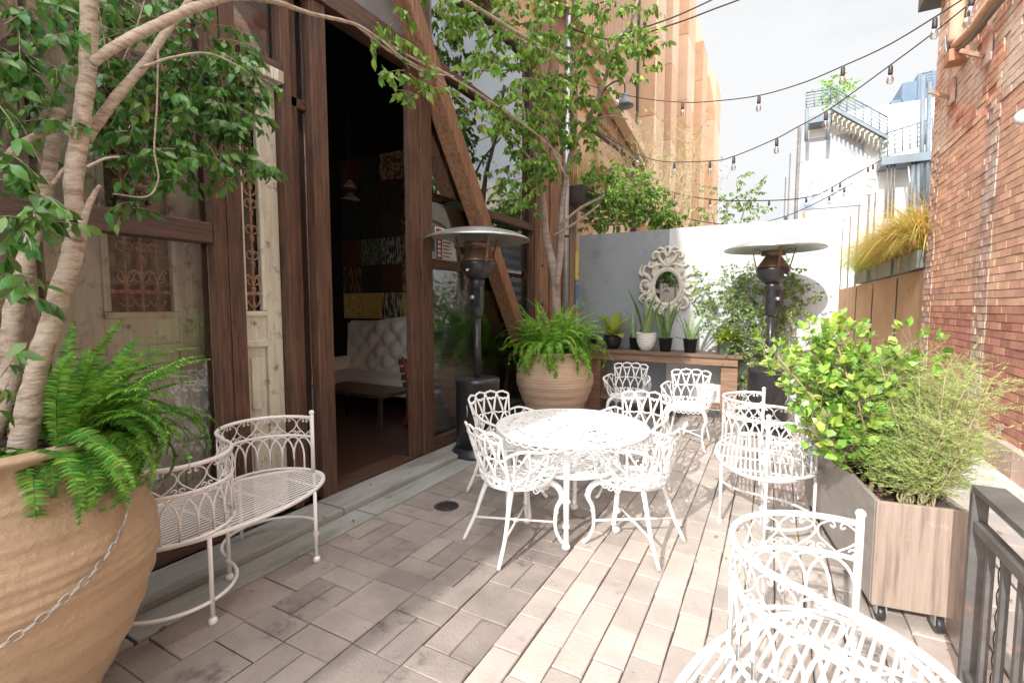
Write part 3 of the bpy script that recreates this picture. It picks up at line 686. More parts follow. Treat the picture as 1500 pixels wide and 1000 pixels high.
# ================================================================ cast chair
def make_chair():
    C = thing('cast_chair', '', 'chair', group='white lacy cast metal armchairs')
    SZ = .435; R = .215
    s = MB(); lace(s, R, SZ, 11, .043, .006, .95, .02); s.build('seat', WHITE, C)
    ap = MB()
    for i in range(26):
        a = 2 * PI * i / 26
        if math.cos(a - PI / 2) < -.2: continue
        c = Vector((math.cos(a), math.sin(a), 0)); tg = Vector((-c.y, c.x, 0)); pts = []
        for j in range(9): q = PI * j / 8; pts.append(c * (R - .008) + tg * (.024 * math.cos(q)) + Vector((0, 0, SZ - .012 - .030 * math.sin(q))))
        ap.tube(pts, .0045, 4, caps=False)
        ap.ball(c * (R - .008) + Vector((0, 0, SZ - .022)), .007, 5, 4)
    ap.build('apron', WHITE, C)
    for sx in (-1, 1):
        g = MB(); g.tube(smooth_path([(sx * .145, .13, SZ - .01), (sx * .185, .185, SZ - .05), (sx * .195, .205, SZ - .12), (sx * .168, .185, .24), (sx * .165, .18, .12), (sx * .185, .205, .04), (sx * .20, .235, .008)], 4), lerp_r([.02, .021, .017, .0135, .011, .011, .014], 25), 8); 
        g.ball((sx * .197, .208, SZ - .11), .019, 8, 6); g.ball((sx * .168, .184, .22), .016, 8, 6); g.build('leg', WHITE, C)
        g = MB(); g.tube(smooth_path([(sx * .13, -.13, SZ - .01), (sx * .155, -.165, .32), (sx * .185, -.21, .16), (sx * .215, -.275, .006)], 5), lerp_r([.018, .015, .0125, .0115], 16), 8); g.build('leg', WHITE, C)
    x = MB(); x.tube([(-.165, .18, .155), (.19, -.215, .155)], .0075, 6); x.tube([(.165, .18, .155), (-.19, -.215, .155)], .0075, 6); x.lathe([(.0001, .012), (.02, .008), (.02, -.008), (.0001, -.012)], 10, (0, -.01, .155)); x.build('stretcher', WHITE, C)
    # back: u in [-1,1], t in [0,1]
    def Bk(u, t):
        wd = (.165 + .045 * t ** 1.5); a = u * (.95 - .25 * t); Rb = wd / math.sin(.95 - .25 * t)
        x_ = Rb * math.sin(a); y_ = -(.185) - .10 * t - (Rb * math.cos(a) - Rb * math.cos(.95 - .25 * t)) * .75 + .03
        tt = t * (1 - .05 * u * u); return Vector((x_, y_, SZ + .355 * tt))
    b = MB(); rr = .0080
    def T(f, n, r=rr): b.tube([f(i / n) for i in range(n + 1)], r, 5)
    T(lambda q: Bk(-1, q), 8, .008); T(lambda q: Bk(1, q), 8, .008)
    lobes = [(-1 + .5 * k + .25) for k in range(4)]
    for c in lobes:
        T(lambda q: Bk(c - .25 + .5 * q, .97 + .05 * math.sin(PI * q) + .014 * abs(math.sin(3 * PI * q))), 15, .009)
        T(lambda q: Bk(c - .17 + .34 * q, .84 + .035 * abs(math.sin(2 * PI * q))), 10, .0095)
        for sg in (-1, 1):
            T(lambda q: Bk(c + sg * (.25 - .21 * q ** .8), .97 - .42 * q), 7)
            T(lambda q: Bk(c + sg * (.17 - .14 * q ** .9), .86 - .26 * q), 5, .0062)
            T(lambda q: Bk(c + sg * (.03 + .215 * math.sin(q * PI / 2)), .53 - .33 * q), 7)
            T(lambda q: Bk(c + sg * (.245 - .19 * (1 - math.cos(q * PI / 2))), .20 - .18 * q), 6)
            T(lambda q: Bk(c + sg * (.10 - .055 * math.cos(q * 5) * (1 - q * .5)), .13 + .055 * math.sin(q * 5) * (1 - q * .5)), 8, .0065)
    for c in [-1 + .5 * k for k in range(5)]:
        for sg in (-1, 1):
            if abs(c + sg * .2) <= 1.01: T(lambda q: Bk(c + sg * .2 * math.sin(q * PI), .53 + .012 * abs(math.sin(q * 6)) + .0 * q), 4, .004) if False else None
    T(lambda q: Bk(-1 + 2 * q, .53 + .018 * abs(math.sin(8 * PI * q))), 48, .0065)
    T(lambda q: Bk(-1 + 2 * q, .03), 14, .0065)
    b.build('backrest', WHITE, C)
    for sx in (-1, 1):
        a = MB(); band = smooth_path([Bk(sx * .98, .60), (sx * .225, -.13, SZ + .235), (sx * .262, 0, SZ + .222), (sx * .268, .1, SZ + .215), (sx * .25, .165, SZ + .20), (sx * .225, .175, SZ + .175)], 5)
        a.tube(band, .0125, 8, flat=.75); 
        nb_ = len(band); low = lambda q: Vector((sx * R * math.cos(q), R * math.sin(q), SZ))
        for (i0, q0, out) in ((3, -.75, .02), (7, -1.05, .012), (7, -.40, .03), (12, -.72, .02), (12, -.08, .03), (16, -.38, .02)):
            p0 = Vector(band[min(i0, nb_ - 1)]); l0 = low(q0); a.tube(smooth_path([p0, p0 * .55 + l0 * .45 + Vector((sx * out, 0, .0)), l0], 5), .0062, 5)
        for (i0, q0) in ((5, -.8), (10, -.45), (14, -.2)):
            p0 = Vector(band[i0]) * .78 + low(q0) * .22; dy = (Vector(band[i0 + 1]) - Vector(band[i0 - 1])).normalized()
            a.tube([p0 + dy * (.020 * math.sin(q) * (1 - .5 * q / 7)) - Vector((0, 0, .02 * (1 - math.cos(q)) * .9)) for q in [k * .6 for k in range(9)]], .005, 4)
        a.tube(smooth_path([(sx * .225, .175, SZ + .175), (sx * .205, .165, SZ + .13), (sx * .21, .14, SZ + .06), (sx * .185, .11, SZ)], 4), .0085, 6)
        a.build('armrest', WHITE, C)
    return C
def face(dx, dy): return math.atan2(-dx, dy)   # +Y turned to (dx,dy)
chair = make_chair()
chair['label'] = 'white cast armchair at the front left of the table, its back towards the left foreground'
chair.location = (-1.385, 2.63, .002); chair.rotation_euler = (0, 0, face(.215, .40))
register()
for loc, d, lab in (((-.745, 2.98), (-.97, .17), 'white cast armchair at the front right of the table, its shadow on the bricks'),
                    ((-1.80, 3.27), (.9, -.35), 'white cast armchair left of the table next to the shaded heater'),
                    ((-.93, 3.74), (-.15, -1), 'white cast armchair behind the table, mostly hidden by the tabletop'),
                    ((-1.50, 5.70), (.10, -1), 'white cast armchair in front of the plant bench, beside the pale terracotta jar'),
                    ((-.76, 5.42), (.05, -1), 'white cast armchair on its own in front of the right end of the plant bench')):
    dup(chair, (loc[0], loc[1], .002), face(*d), lab)

# ================================================================ table
T_ = thing('lace_table', 'round white cast metal garden table with pierced lacy top', 'table', (-1.16, 2.99, .002), math.radians(8))
m = MB(); lace(m, .515, .715, 3, .044, .007, .98, .02); m.build('tabletop', WHITE, T_)
m = MB()
for i in range(46):
    a = 2 * PI * i / 46; c = Vector((math.cos(a), math.sin(a), 0)); tg = Vector((-c.y, c.x, 0))
    m.tube([c * .508 + tg * (.033 * math.cos(q)) + Vector((0, 0, .702 - .024 * math.sin(q))) for q in [PI * j / 7 for j in range(8)]], .005, 4, caps=False)
m.build('scalloped_edge', WHITE, T_)
m = MB(); lace(m, .33, .47, 5, .042, .007, .84, .02); m.build('lower_shelf', WHITE, T_)
for i in range(4):
    a = math.radians(-74 - 8) + i * PI / 2; c = Vector((math.cos(a), math.sin(a), 0)); m = MB()
    P_ = [c * .30 + Vector((0, 0, .69)), c * .315 + Vector((0, 0, .64)), c * .30 + Vector((0, 0, .55)), c * .30 + Vector((0, 0, .42)), c * .31 + Vector((0, 0, .30)), c * .30 + Vector((0, 0, .16)), c * .29 + Vector((0, 0, .05)), c * .31 + Vector((0, 0, .005))]
    m.tube(smooth_path(P_, 4), lerp_r([.038, .03, .022, .019, .018, .016, .017, .022], 29), 10)
    for z, r in ((.62, .036), (.31, .028), (.15, .024), (.02, .028)): m.ball(c * (.31 if z > .1 else .305) + Vector((0, 0, z)), r, 10, 6, (1, 1, .8))
    for sg in (-1, 1):
        tg = Vector((-c.y, c.x, 0)) * sg
        m.tube([c * .31 + tg * (.03 + .05 * math.sin(q) ) + Vector((0, 0, .69 - .07 * (1 - math.cos(q)))) for q in [k * .35 for k in range(9)]], .008, 5)
    m.build('leg', WHITE, T_)
st = MB(); rng = random.Random(4); vs = []
st.ball((0, 0, 0), .075, 12, 8, (1.3, .85, .45)); st.v = [(x * (1 + .08 * math.sin(9 * y * 30)), y, z) for x, y, z in st.v]
o = st.build('brown_stone', mat('brown_stone_mat', (.12, .09, .07), (.22, .17, .13), 12, .8, .6, 40)); o.location = (-1.30, 3.12, .503)
tag(o, 'brown stone lying on the lower tier of the white table', 'stone')

# ================================================================ patio heaters
def make_heater():
    Hh = thing('patio_heater', '', 'patio heater', group='black mushroom patio heaters')
    m = MB(); m.lathe([(.0, 0), (.27, 0), (.275, .03), (.25, .06), (.232, .075), (.232, .085), (.0, .085)], 40); m.build('base', BLACKP, Hh)
    m = MB(); m.lathe([(.225, .086), (.225, .74), (.228, .745), (.228, .77), (.215, .785), (.05, .79), (.04, .79)], 40); m.build('tank_cover', BLACKP, Hh)
    m = MB(); m.tube([(math.cos(-1.2 + k * .0) * .233, math.sin(-1.2) * .233, .45 + .06 * math.sin(k * PI / 6 - PI / 2)) if False else (.228 * math.cos(-1.5 + .0) + .02 * math.sin(k * PI / 6), -.228 - .018 * math.sin(k * PI / 6), .42 + .12 * k / 6) for k in range(7)], .006, 6); m.build('door_handle', GALV, Hh)
    m = MB(); m.tube([(0, 0, .78), (0, 0, 1.42)], .036, 16); m.build('pole', BLACKP, Hh)
    m = MB(); m.lathe([(.038, 1.40), (.06, 1.42), (.062, 1.47), (.068, 1.48), (.068, 1.72), (.075, 1.74), (.075, 1.78)], 24); m.b2((.02, -.085, 1.50), (.085, -.02, 1.70)); m.build('control_housing', BLACKP, Hh)
    kn = MB(); kn.tube([(.0, -.065, 1.6), (.0, -.105, 1.6)], .022, 12); kn.build('knob', GALV, Hh)
    m = MB(); m.lathe([(.072, 1.78), (.11, 1.80), (.16, 1.86), (.178, 1.93), (.18, 1.95), (.17, 1.955), (.12, 1.955)], 32); m.build('burner_bowl', BLACKP, Hh)
    m = MB(); m.lathe([(.168, 1.956), (.165, 1.975), (.10, 2.07), (.085, 2.09), (.085, 2.10), (.13, 2.10), (.13, 2.15), (.0, 2.155)], 32); m.build('emitter_cone', BRONZE, Hh)
    for i in range(4):
        a = PI / 4 + i * PI / 2 + .3; c = Vector((math.cos(a), math.sin(a), 0)); m = MB()
        m.beam(c * .172 + Vector((0, 0, 1.93)), c * .235 + Vector((0, 0, 2.185)), .028, .006, up=c)
        m.tube([c * .205 + Vector((0, 0, 2.15)) - c * .03 * (1 - math.cos(q)) + Vector((0, 0, .028 * math.sin(q))) for q in [k * .5 for k in range(10)]], .0045, 5)
        m.build('strut', BRONZE, Hh)
    m = MB(); pr_o = [(.0001, 2.285), (.15, 2.28), (.28, 2.262), (.40, 2.232), (.50, 2.19), (.525, 2.175), (.528, 2.162), (.52, 2.165), (.40, 2.218), (.28, 2.245), (.15, 2.262), (.0001, 2.266)]
    m.lathe(pr_o, 64); m.build('reflector_dome', DOMEM, Hh)
    st_ = MB(); st_.box((.0, -.175, 1.865), (.03, .004, .022), Matrix.Rotation(-.5, 3, 'X')); st_.build('sticker', WHITE, Hh)
    return Hh
h1 = make_heater(); h1['label'] = 'black patio heater in the shade beside the timber column and doorway'; h1.location = (-2.62, 4.10, .006)
register(); dup(h1, (.0, 6.35, .0), .8, 'black patio heater behind the leafy shrub at the right end of the grey wall')

# ================================================================ terracotta jars
def jar(loc, H, R, foot, rim, m, label):
    J = thing('terracotta_jar', label, 'jar', loc)
    pr_ = [(foot, 0), (foot * 1.04, .02 * H)]
    ctrl = [(foot, 0), (foot * 1.05, .1), (R * .86, .36), (R * .995, .57), (R * .985, .70), (R * .84, .86), (rim * .98, .945), (rim * 1.0, .975)]
    sp = smooth_path([(a, 0, b * H) for a, b in ctrl], 16); prof = [(p.x, p.z) for p in sp]
    prof = [(r + (.0028 * math.sin(z * 190) + .003 * math.sin(z * 61)) * (z < .93 * H), z) for r, z in prof]
    prof += [(rim * 1.06, .98 * H), (rim * 1.09, .99 * H), (rim * 1.07, H), (rim * .95, H + .004), (rim * .88, H - .01), (rim * .86, .93 * H), (.01, .9299 * H)]
    b = MB(); b.lathe(prof, 72, wob=.006); b.build('body', m, J)
    s = MB(); s.lathe([(rim * .87, .945 * H), (.15, .957 * H), (.01, .96 * H)], 30, wob=.01); s.build('soil', SOIL, J)
    return J
jar((-2.28, .50, 0), 1.08, .475, .26, .36, TERRA, 'huge ochre terracotta jar in the left foreground with a chain across it')
jar((-2.42, 5.62, 0), .94, .49, .30, .36, TERRA2, 'pale terracotta jar with a hairline crack between the shaded heater and the plant bench')
# chain over the left jar: from fern at right rim down to the left
def links(name, pts, label):
    ch = MB(); P_ = smooth_path(pts, 40); L_ = .034; i = 0; s = 0; last = P_[0]; k = 0
    acc = 0
    for p in P_[1:]:
        if (p - last).length >= L_ * .78:
            d = (p - last).normalized(); m_ = (p + last) / 2; up = Vector((1, -.3, .2)) if k % 2 else Vector((-.2, .3, 1)); sd = (up - d * up.dot(d)).normalized()
            loop = []
            for q in range(12):
                a = 2 * PI * q / 12; loop.append(m_ + d * (L_ * .52 * math.cos(a)) + sd * (.0095 * math.sin(a)))
            ch.tube(loop, .0029, 5, closed=True); last = p; k += 1
    return ch
def onjar(ang, z, off=.012, H=1.08, R=.475):
    ctrl = [(0, .26), (.1, .273), (.36, R * .86), (.57, R * .995), (.70, R * .985), (.86, R * .84), (.945, .353), (1.0, .36)]
    q = z / H; r = .36
    for i in range(len(ctrl) - 1):
        if ctrl[i][0] <= q <= ctrl[i + 1][0]: f = (q - ctrl[i][0]) / (ctrl[i + 1][0] - ctrl[i][0]); r = ctrl[i][1] + (ctrl[i + 1][1] - ctrl[i][1]) * f
    r += off + .012; return Vector((-2.28 + r * math.cos(ang), .5 + r * math.sin(ang), z))
cp = [onjar(math.radians(a), z) for a, z in ((56, 1.04), (50, .97), (42, .885), (31, .80), (18, .72), (4, .655), (-10, .605), (-26, .565), (-44, .54))]
tag(links('chain', cp, '').build('chain', CHAINM), 'old steel link chain draped across the big left jar', 'chain')
# ================================================================ ferns
def frond(mb, st, base, az, e0, L, droop, pin=.045, n=30, roll=0):
    p = Vector(base); el = e0; pts = [p.copy()]; seg = L / n; dirs = []
    for i in range(n):
        t = i / n; el -= droop / n * (1.2 + t * 1.2); 
        a = az + .25 * math.sin(t * 2 + roll); d = Vector((math.cos(a) * math.cos(el), math.sin(a) * math.cos(el), math.sin(el))); dirs.append(d); p = p + d * seg; pts.append(p.copy())
    st.tube(pts[::2], lerp_r([.0028, .0008], len(pts[::2])), 3, caps=False)
    for i in range(3, n):
        t = i / n; w_ = pin * min(1, (t * 5) ** .8) * (1 - t ** 2.6) + .004; d = dirs[i]; sd = d.cross(Vector((0, 0, 1)))
        sd = sd.normalized() if sd.length > .05 else Vector((1, 0, 0)); nn = sd.cross(d).normalized()
        sd = (sd * math.cos(roll) + nn * math.sin(roll)).normalized(); nn = sd.cross(d).normalized()
        for s in (-1, 1):
            a = (sd * s + d * .28 + nn * U(-.12, .2)).normalized(); b = pts[i]; wl = seg * .43; ln = w_ * U(.85, 1.1)
            q = b + a * ln * .55 + nn * .002; e = b + a * ln - Vector((0, 0, ln * .12))
            mb.add([b - d * wl, b + d * wl, q + d * wl * .8, e, q - d * wl * .8], [(0, 1, 2, 3, 4)] if s > 0 else [(4, 3, 2, 1, 0)], False)
def fern(label, c, n, Lr, m, rimr=.15, seed=1, pin=.045, azr=(0, 2 * PI), up=.25, segs=30, droop=(1.3, 2.4)):
    random.seed(seed); F = thing('fern', label, 'fern', c, 0, 'ferns in the terracotta jars'); mb = MB(); st = MB()
    for i in range(n):
        az = U(*azr); q = R_(); L_ = U(*Lr); e0 = U(.5, 1.45) if q > up else U(1.1, 1.5)
        base = Vector(c) + Vector((math.cos(az), math.sin(az), 0)) * U(0, rimr) + Vector((0, 0, U(-.02, .03)))
        frond(mb, st, base, az + U(-.35, .35), e0, L_ * (1.12 if q < up else 1), U(*droop) * (.42 if q < up else 1), pin * U(.8, 1.15), segs, U(-.4, .4))
    if n == 150:
        for i in range(46):
            az = U(-1.5, .6); base = Vector(c) + Vector((math.cos(az), math.sin(az), 0)) * U(.05, .2); frond(mb, st, base, az + U(-.3, .3), U(.3, 1.0), U(.24, .44), U(1.6, 2.6), pin * U(.8, 1.1), segs, U(-.4, .4))
    mb.build('fronds', m, F, world=True); st.build('stalks', FERN1, F, world=True)
fern('dark green sword fern spilling over the big left jar around the tree trunks', (-2.16, .68, 1.03), 150, (.26, .47), FERN1, .16, 3, .038, (-.35, 3.1), .45, 36, (1.0, 2.3))
fern('fresh bright green fern filling the pale jar beside the plant bench', (-2.42, 5.62, .91), 260, (.40, .80), FERN2, .26, 5, .055, (0, 2 * PI), .4, 24, (.9, 2.5))

# ================================================================ leafy trees
def leafcloud(lv, tw, c, rad, n, L_=.065, hang=.6, src=None, ntw=None, squash=(1, 1, 1)):
    c = Vector(c); rad = Vector(squash) * rad; ntw = ntw or max(3, n // 13); k = 0
    for i in range(ntw):
        o = Vector((U(-1, 1), U(-1, 1), U(-1, 1)))
        while o.length > 1: o = Vector((U(-1, 1), U(-1, 1), U(-1, 1)))
        e = c + Vector((o.x * rad.x, o.y * rad.y, o.z * rad.z)); d0 = Vector((o.x, o.y, o.z * .3 + U(-.2, .4))).normalized() if o.length > .01 else Vector((1, 0, 0))
        tl = U(.10, .24) * (rad.length / .4 + .5) * .8; pts = []; p = e - d0 * tl * .4; d = d0.copy()
        for j in range(7): pts.append(p.copy()); p = p + d * tl / 6; d = (d + Vector((U(-.15, .15), U(-.15, .15), -.16 * hang))).normalized()
        if src is not None and R_() < .6: s0 = Vector(src); mid = (s0 + pts[0]) / 2 + Vector((U(-.05, .05), U(-.05, .05), U(0, .08))); tw.tube([s0, mid, pts[0]], [.005, .0035, .002], 4, caps=False)
        tw.tube(pts, lerp_r([.0024, .001], 7), 3, caps=False)
        for j in range(max(1, n // ntw)):
            q = pts[min(6, int(U(1, 7)))]; ld = (d0 * .5 + Vector((U(-1, 1), U(-1, 1), U(-.9, .3) - hang))).normalized()
            nn = Vector((U(-1, 1), U(-1, 1), U(.1, 1.2))).normalized(); sz = L_ * U(.65, 1.15); lv.leaf(q, ld, nn, sz, sz * .46, U(.1, .35), .6)
def tree(label, loc, trunks, clouds, bark, leafm, seed=1, L_=.065, hang=.6, cat='tree', group=None, name='ficus_tree'):
    random.seed(seed); T = thing(name, label, cat, loc, 0, group); b = MB(); lv = MB(); tw = MB(); lv2 = MB()
    for pts, rs in trunks:
        sp = smooth_path(pts, 6); rr = lerp_r(rs, len(sp)); rr = [r * U(.94, 1.07) for r in rr]; sp = [p + Vector((U(-1, 1), U(-1, 1), U(-1, 1))) * rr[i] * .07 for i, p in enumerate(sp)]; b.tube(sp, rr, 10 if rs[0] > .01 else 5)
    b.build('trunk', bark, T, world=True)
    for cl in clouds:
        c, rad, n = cl[:3]; leafcloud(lv, tw, c, rad, n, L_, hang, cl[3] if len(cl) > 3 else None)
    lv.build('crown', leafm, T, world=True); tw.build('twigs', bark, T, world=True)
    return T
def pxr(w, p): return (.60 if p[1] < 3 else .85) * w * (Vector(p) - CC).dot(_f) / FPX / 2
Y1 = .55
def tp(l, X=-2.2):   # trunk polyline (x, y, width) on the plane the trunk stands in
    P_ = [onx(x, y, X) for x, y, w_ in l]; return P_, [pxr(l[i][2], P_[i]) for i in range(len(l))]
tr = []
tr.append(tp([(28, 700, 62), (38, 620, 54), (50, 560, 46), (72, 480, 44), (95, 410, 44), (112, 340, 42), (108, 270, 38), (118, 190, 38), (128, 110, 36), (130, 50, 37), (131, -60, 34)]))
tr.append(tp([(-10, 640, 50), (12, 560, 44), (18, 470, 38), (38, 380, 34), (62, 300, 30), (76, 220, 30), (88, 160, 26)], -2.32))
tr.append(tp([(136, 92, 22), (170, 68, 24), (220, 42, 24), (285, 12, 22), (340, -4, 18), (400, 2, 12), (455, 20, 9), (520, 36, 8), (560, 60, 6), (610, 88, 5), (660, 110, 4)], -2.05))
tr.append(tp([(125, 205, 26), (150, 170, 24), (185, 125, 22), (215, 90, 20), (245, 45, 17), (275, 5, 14), (295, -40, 12)], -2.25))
tr.append(tp([(85, 188, 16), (50, 200, 16), (15, 225, 18), (-20, 270, 18)], -2.25)); tr.append(tp([(110, 350, 24), (135, 290, 12), (146, 272, 8)], -2.17))
tr.append(tp([(205, 100, 7), (250, 85, 6), (300, 78, 5), (340, 92, 4), (365, 108, 3)], -2.15)); tr.append(tp([(128, 245, 8), (155, 232, 6), (175, 230, 5)], -2.15))
tr.append(tp([(232, 60, 4), (230, 150, 4), (226, 220, 4), (232, 262, 4), (215, 288, 4), (165, 284, 3)], -2.2))
tr.append(tp([(78, 270, 12), (95, 248, 11), (105, 240, 9)], -2.25)); tr.append(tp([(60, 240, 5), (45, 210, 4), (30, 180, 3), (10, 160, 2)], -2.3))
tr.append(tp([(560, 60, 6), (590, 85, 5), (640, 115, 4), (700, 170, 3), (760, 200, 2)], -1.95)); tr.append(tp([(520, 36, 7), (570, 75, 6), (620, 105, 5), (665, 112, 3)], -2.1))
tr.append(tp([(640, -20, 9), (700, 12, 8), (760, 50, 6), (830, 90, 4)], -1.6)); tr.append(tp([(640, 100, 5), (720, 150, 4), (790, 200, 3), (830, 240, 2)], -1.8))
tr.append(tp([(160, 100, 4), (150, 40, 4), (140, -10, 3)], -2.3)); tr.append(tp([(180, 90, 4), (200, 40, 3), (215, -10, 3)], -2.3))
cl = []
random.seed(21)
for (px, py, X, rad, n) in [(30, 30, -2.3, .22, 150), (80, 60, -2.5, .2, 80), (10, 120, -2.4, .16, 90), (50, 150, -2.4, .14, 60), (20, 190, -2.3, .12, 50), (70, 110, -2.45, .14, 60), (180, 30, -2.5, .2, 90), (240, 60, -2.55, .22, 160), (290, 40, -2.5, .2, 150), (310, 100, -2.5, .17, 130), (240, 110, -2.6, .2, 150),
                            (190, 140, -2.6, .16, 90), (280, 150, -2.55, .2, 190), (340, 160, -2.45, .13, 70), (220, 190, -2.55, .2, 190), (290, 200, -2.5, .19, 180), (170, 190, -2.55, .13, 80), (250, 235, -2.4, .15, 110), (330, 220, -2.45, .12, 60), (350, 240, -2.4, .10, 50), (190, 215, -2.35, .12, 60), (265, 235, -2.3, .11, 50), (345, 115, -2.4, .12, 60),
                            (20, 270, -2.0, .11, 40), (60, 330, -2.0, .08, 24), (50, 260, -2.05, .08, 26), (15, 310, -2.0, .09, 30), (190, 300, -2.5, .06, 20), (375, 110, -2.35, .08, 30), (-40, 60, -2.3, .25, 120), (120, 20, -2.6, .2, 60), (5, 560, -2.05, .07, 14), (8, 420, -2.1, .08, 20)]:
    cl.append((onx(px, py, X), rad, int(n * 1.4)))
tree('pale barked ficus tree growing from the big left jar with dark leaves against the glass', (-2.28, .5, 1.03), tr, cl, BARK, LEAFD, 4, .062, .7)
# light leaves hanging from the long limb over the doorway
random.seed(31); lv = MB(); tw = MB()
for (px, py, X, rad, n) in [(575, 30, -2.0, .14, 60), (600, 100, -2.0, .13, 50), (580, 115, -2.0, .1, 30), (650, 40, -1.9, .18, 90), (700, 50, -1.8, .2, 110), (640, 110, -1.9, .1, 35), (720, 110, -1.7, .18, 90), (765, 60, -1.6, .2, 110), (745, 160, -1.7, .15, 60), (700, 180, -1.8, .12, 40), (800, 110, -1.5, .2, 110), (680, 170, -1.9, .08, 20), (545, 50, -2.1, .08, 20), (625, 15, -1.9, .14, 50), (610, 125, -2.0, .08, 25), (770, 150, -1.6, .17, 70)]:
    leafcloud(lv, tw, onx(px, py, X), rad, n, .068, .8)
L1 = [o for o in bpy.data.objects if o.name == 'ficus_tree'][0]
lv.build('hanging_foliage', LEAFM, L1, world=True); tw.build('hanging_twigs', BARK, L1, world=True)

def tq(l, Y=5.62): P_ = [ony(x, y, Y) for x, y, w_ in l]; return P_, [pxr(l[i][2], P_[i]) for i in range(len(l))]
tr = [tq([(816, 500, 17), (815, 440, 15), (812, 400, 15), (800, 345, 13), (795, 290, 10), (788, 240, 8), (770, 180, 6), (760, 120, 5)]), tq([(816, 420, 10), (822, 360, 11), (822, 320, 10), (828, 270, 9), (838, 220, 8), (860, 180, 8), (885, 120, 7), (900, 70, 6), (925, 30, 5), (940, -20, 4)], 5.5),
      tq([(820, 330, 5), (850, 305, 5), (880, 290, 4), (885, 285, 3)], 5.4), tq([(812, 345, 5), (845, 325, 4), (878, 300, 3)], 5.3), tq([(790, 260, 5), (770, 225, 4), (740, 200, 3)], 5.4), tq([(892, 90, 4), (870, 60, 4), (850, 40, 3)], 5.4), tq([(830, 260, 4), (800, 200, 3), (780, 150, 3)], 5.2), tq([(860, 178, 4), (890, 170, 3), (920, 175, 2)], 5.5)]
cl = []; random.seed(8)
for (px, py, Y, rad, n) in [(690, 20, 4.6, .3, 130), (760, 30, 4.8, .34, 200), (830, 30, 5.0, .33, 190), (900, 30, 5.2, .36, 220), (940, 60, 5.4, .26, 110), (870, 90, 5.2, .3, 150), (800, 90, 5.0, .33, 200), (740, 100, 4.8, .25, 110), (920, 100, 5.4, .22, 80), (780, 150, 5.1, .32, 220), (835, 150, 5.2, .28, 190), (730, 180, 4.9, .2, 70), (800, 200, 5.2, .26, 190), (850, 200, 5.4, .22, 120), (760, 230, 5.1, .2, 100), (795, 260, 5.2, .2, 120), (880, 150, 5.5, .18, 70), (740, 260, 5.0, .17, 60), (775, 300, 5.2, .14, 50), (800, 240, 5.0, .15, 80), (760, 190, 5.0, .18, 80), (660, 60, 4.5, .22, 70), (715, 70, 4.6, .2, 70), (870, 255, 5.6, .15, 40)]:
    cl.append((ony(px, py, Y), rad, n))
tree('slender grey barked ficus tree with light airy crown rising from the pale jar', (-2.42, 5.62, .89), tr, [(a, b, int(c * 1.75)) for a, b, c in cl], BARK2, LEAFM, 9, .085, .75)
# round bush hanging above the grey wall
cl = []
for (px, py, rad, n) in [(890, 270, .34, 300), (930, 285, .33, 320), (960, 310, .28, 220), (905, 310, .3, 240), (875, 295, .22, 120), (980, 320, .2, 100), (870, 330, .15, 50)]: cl.append((ony(px, py, 7.7), rad * 1.05, int(n * 3)))
p0 = ony(900, 330, 7.75)
tree('dense green leafy bush bulging over the top of the grey wall', p0 - Vector((0, 0, .5)), [([p0 - Vector((0, 0, .5)), p0, p0 + Vector((.2, 0, .3))], [.02, .016, .008]), ([p0, ony(850, 325, 7.7)], [.012, .008])], cl, BARK2, LEAFM, 12, .085, .5, 'bush', None, 'bush')

# ================================================================ grey wall with mirror
W = thing('grey_board_wall', 'freestanding blue grey board wall behind the plant bench, sunlit at right', 'wall', (-1, 7.22, 0))
MB().b2((-2.70, 7.2, 0), (-1.33, 7.26, 2.62)).build('board', GREYW, W, world=True, bevel=.003); MB().b2((-1.327, 7.2, 0), (.72, 7.26, 2.625)).build('board', mat('sunlit_grey_board', (.62, .64, .65), (.54, .57, .58), 1.1, .75, .15, 30), W, world=True, bevel=.003)  # paler right board: the sun's brightness is painted into its colour
MB().b2((-2.70, 7.262, 0), (.72, 7.34, 2.57)).build('backing_frame', WOOD, W, world=True)
Mi = thing('ornate_mirror', 'cream carved baroque oval mirror hung on the grey wall', 'mirror', (-1.34, 7.185, 1.79))
def el(a, b, n=48, cx=0, cz=0, y=0): return [(cx + a * math.cos(q), y, cz + b * math.sin(q)) for q in [i * 2 * PI / n for i in range(n)]]
m = MB(); m.tube(el(.262, .335), .036, 10, closed=True); m.tube(el(.232, .305, y=-.012), .014, 8, closed=True); m.tube(el(.292, .367, y=-.006), .012, 8, closed=True); m.build('oval_frame', CREAMF, Mi)
m = MB(); m.add(el(.245, .318, y=.006), [tuple(range(48))], False); m.build('mirror_glass', MIRROR, Mi)
m = MB()
def sc_(pts, r): 
    for s in (-1, 1): m.tube(smooth_path([(s * x, -.012 - .01 * (i % 2), z) for i, (x, z) in enumerate(pts)], 5), lerp_r(r, (len(pts) - 1) * 5 + 1), 8)
def curl(cx, cz, r, a0, turns, sgn, w_):
    n = 14
    for s in (-1, 1):
        pts = []
        for i in range(n):
            q = a0 + sgn * turns * 2 * PI * i / n; rr = r * (1 - .75 * i / n); pts.append((s * (cx + rr * math.cos(q)), -.02, cz + rr * math.sin(q)))
        m.tube(pts, lerp_r([w_, w_ * .6], n), 7); m.ball((s * cx, -.025, cz), w_ * 1.2, 8, 5)
sc_([(.0, .38), (.10, .47), (.16, .60), (.10, .66), (.05, .62)], [.02, .034, .03, .026, .012]); sc_([(.02, .40), (.14, .42), (.26, .38), (.34, .40), (.32, .50)], [.02, .032, .03, .026, .01]); sc_([(.12, .62), (.22, .66), (.27, .60), (.25, .54), (.2, .56)], [.03, .034, .03, .024, .012])
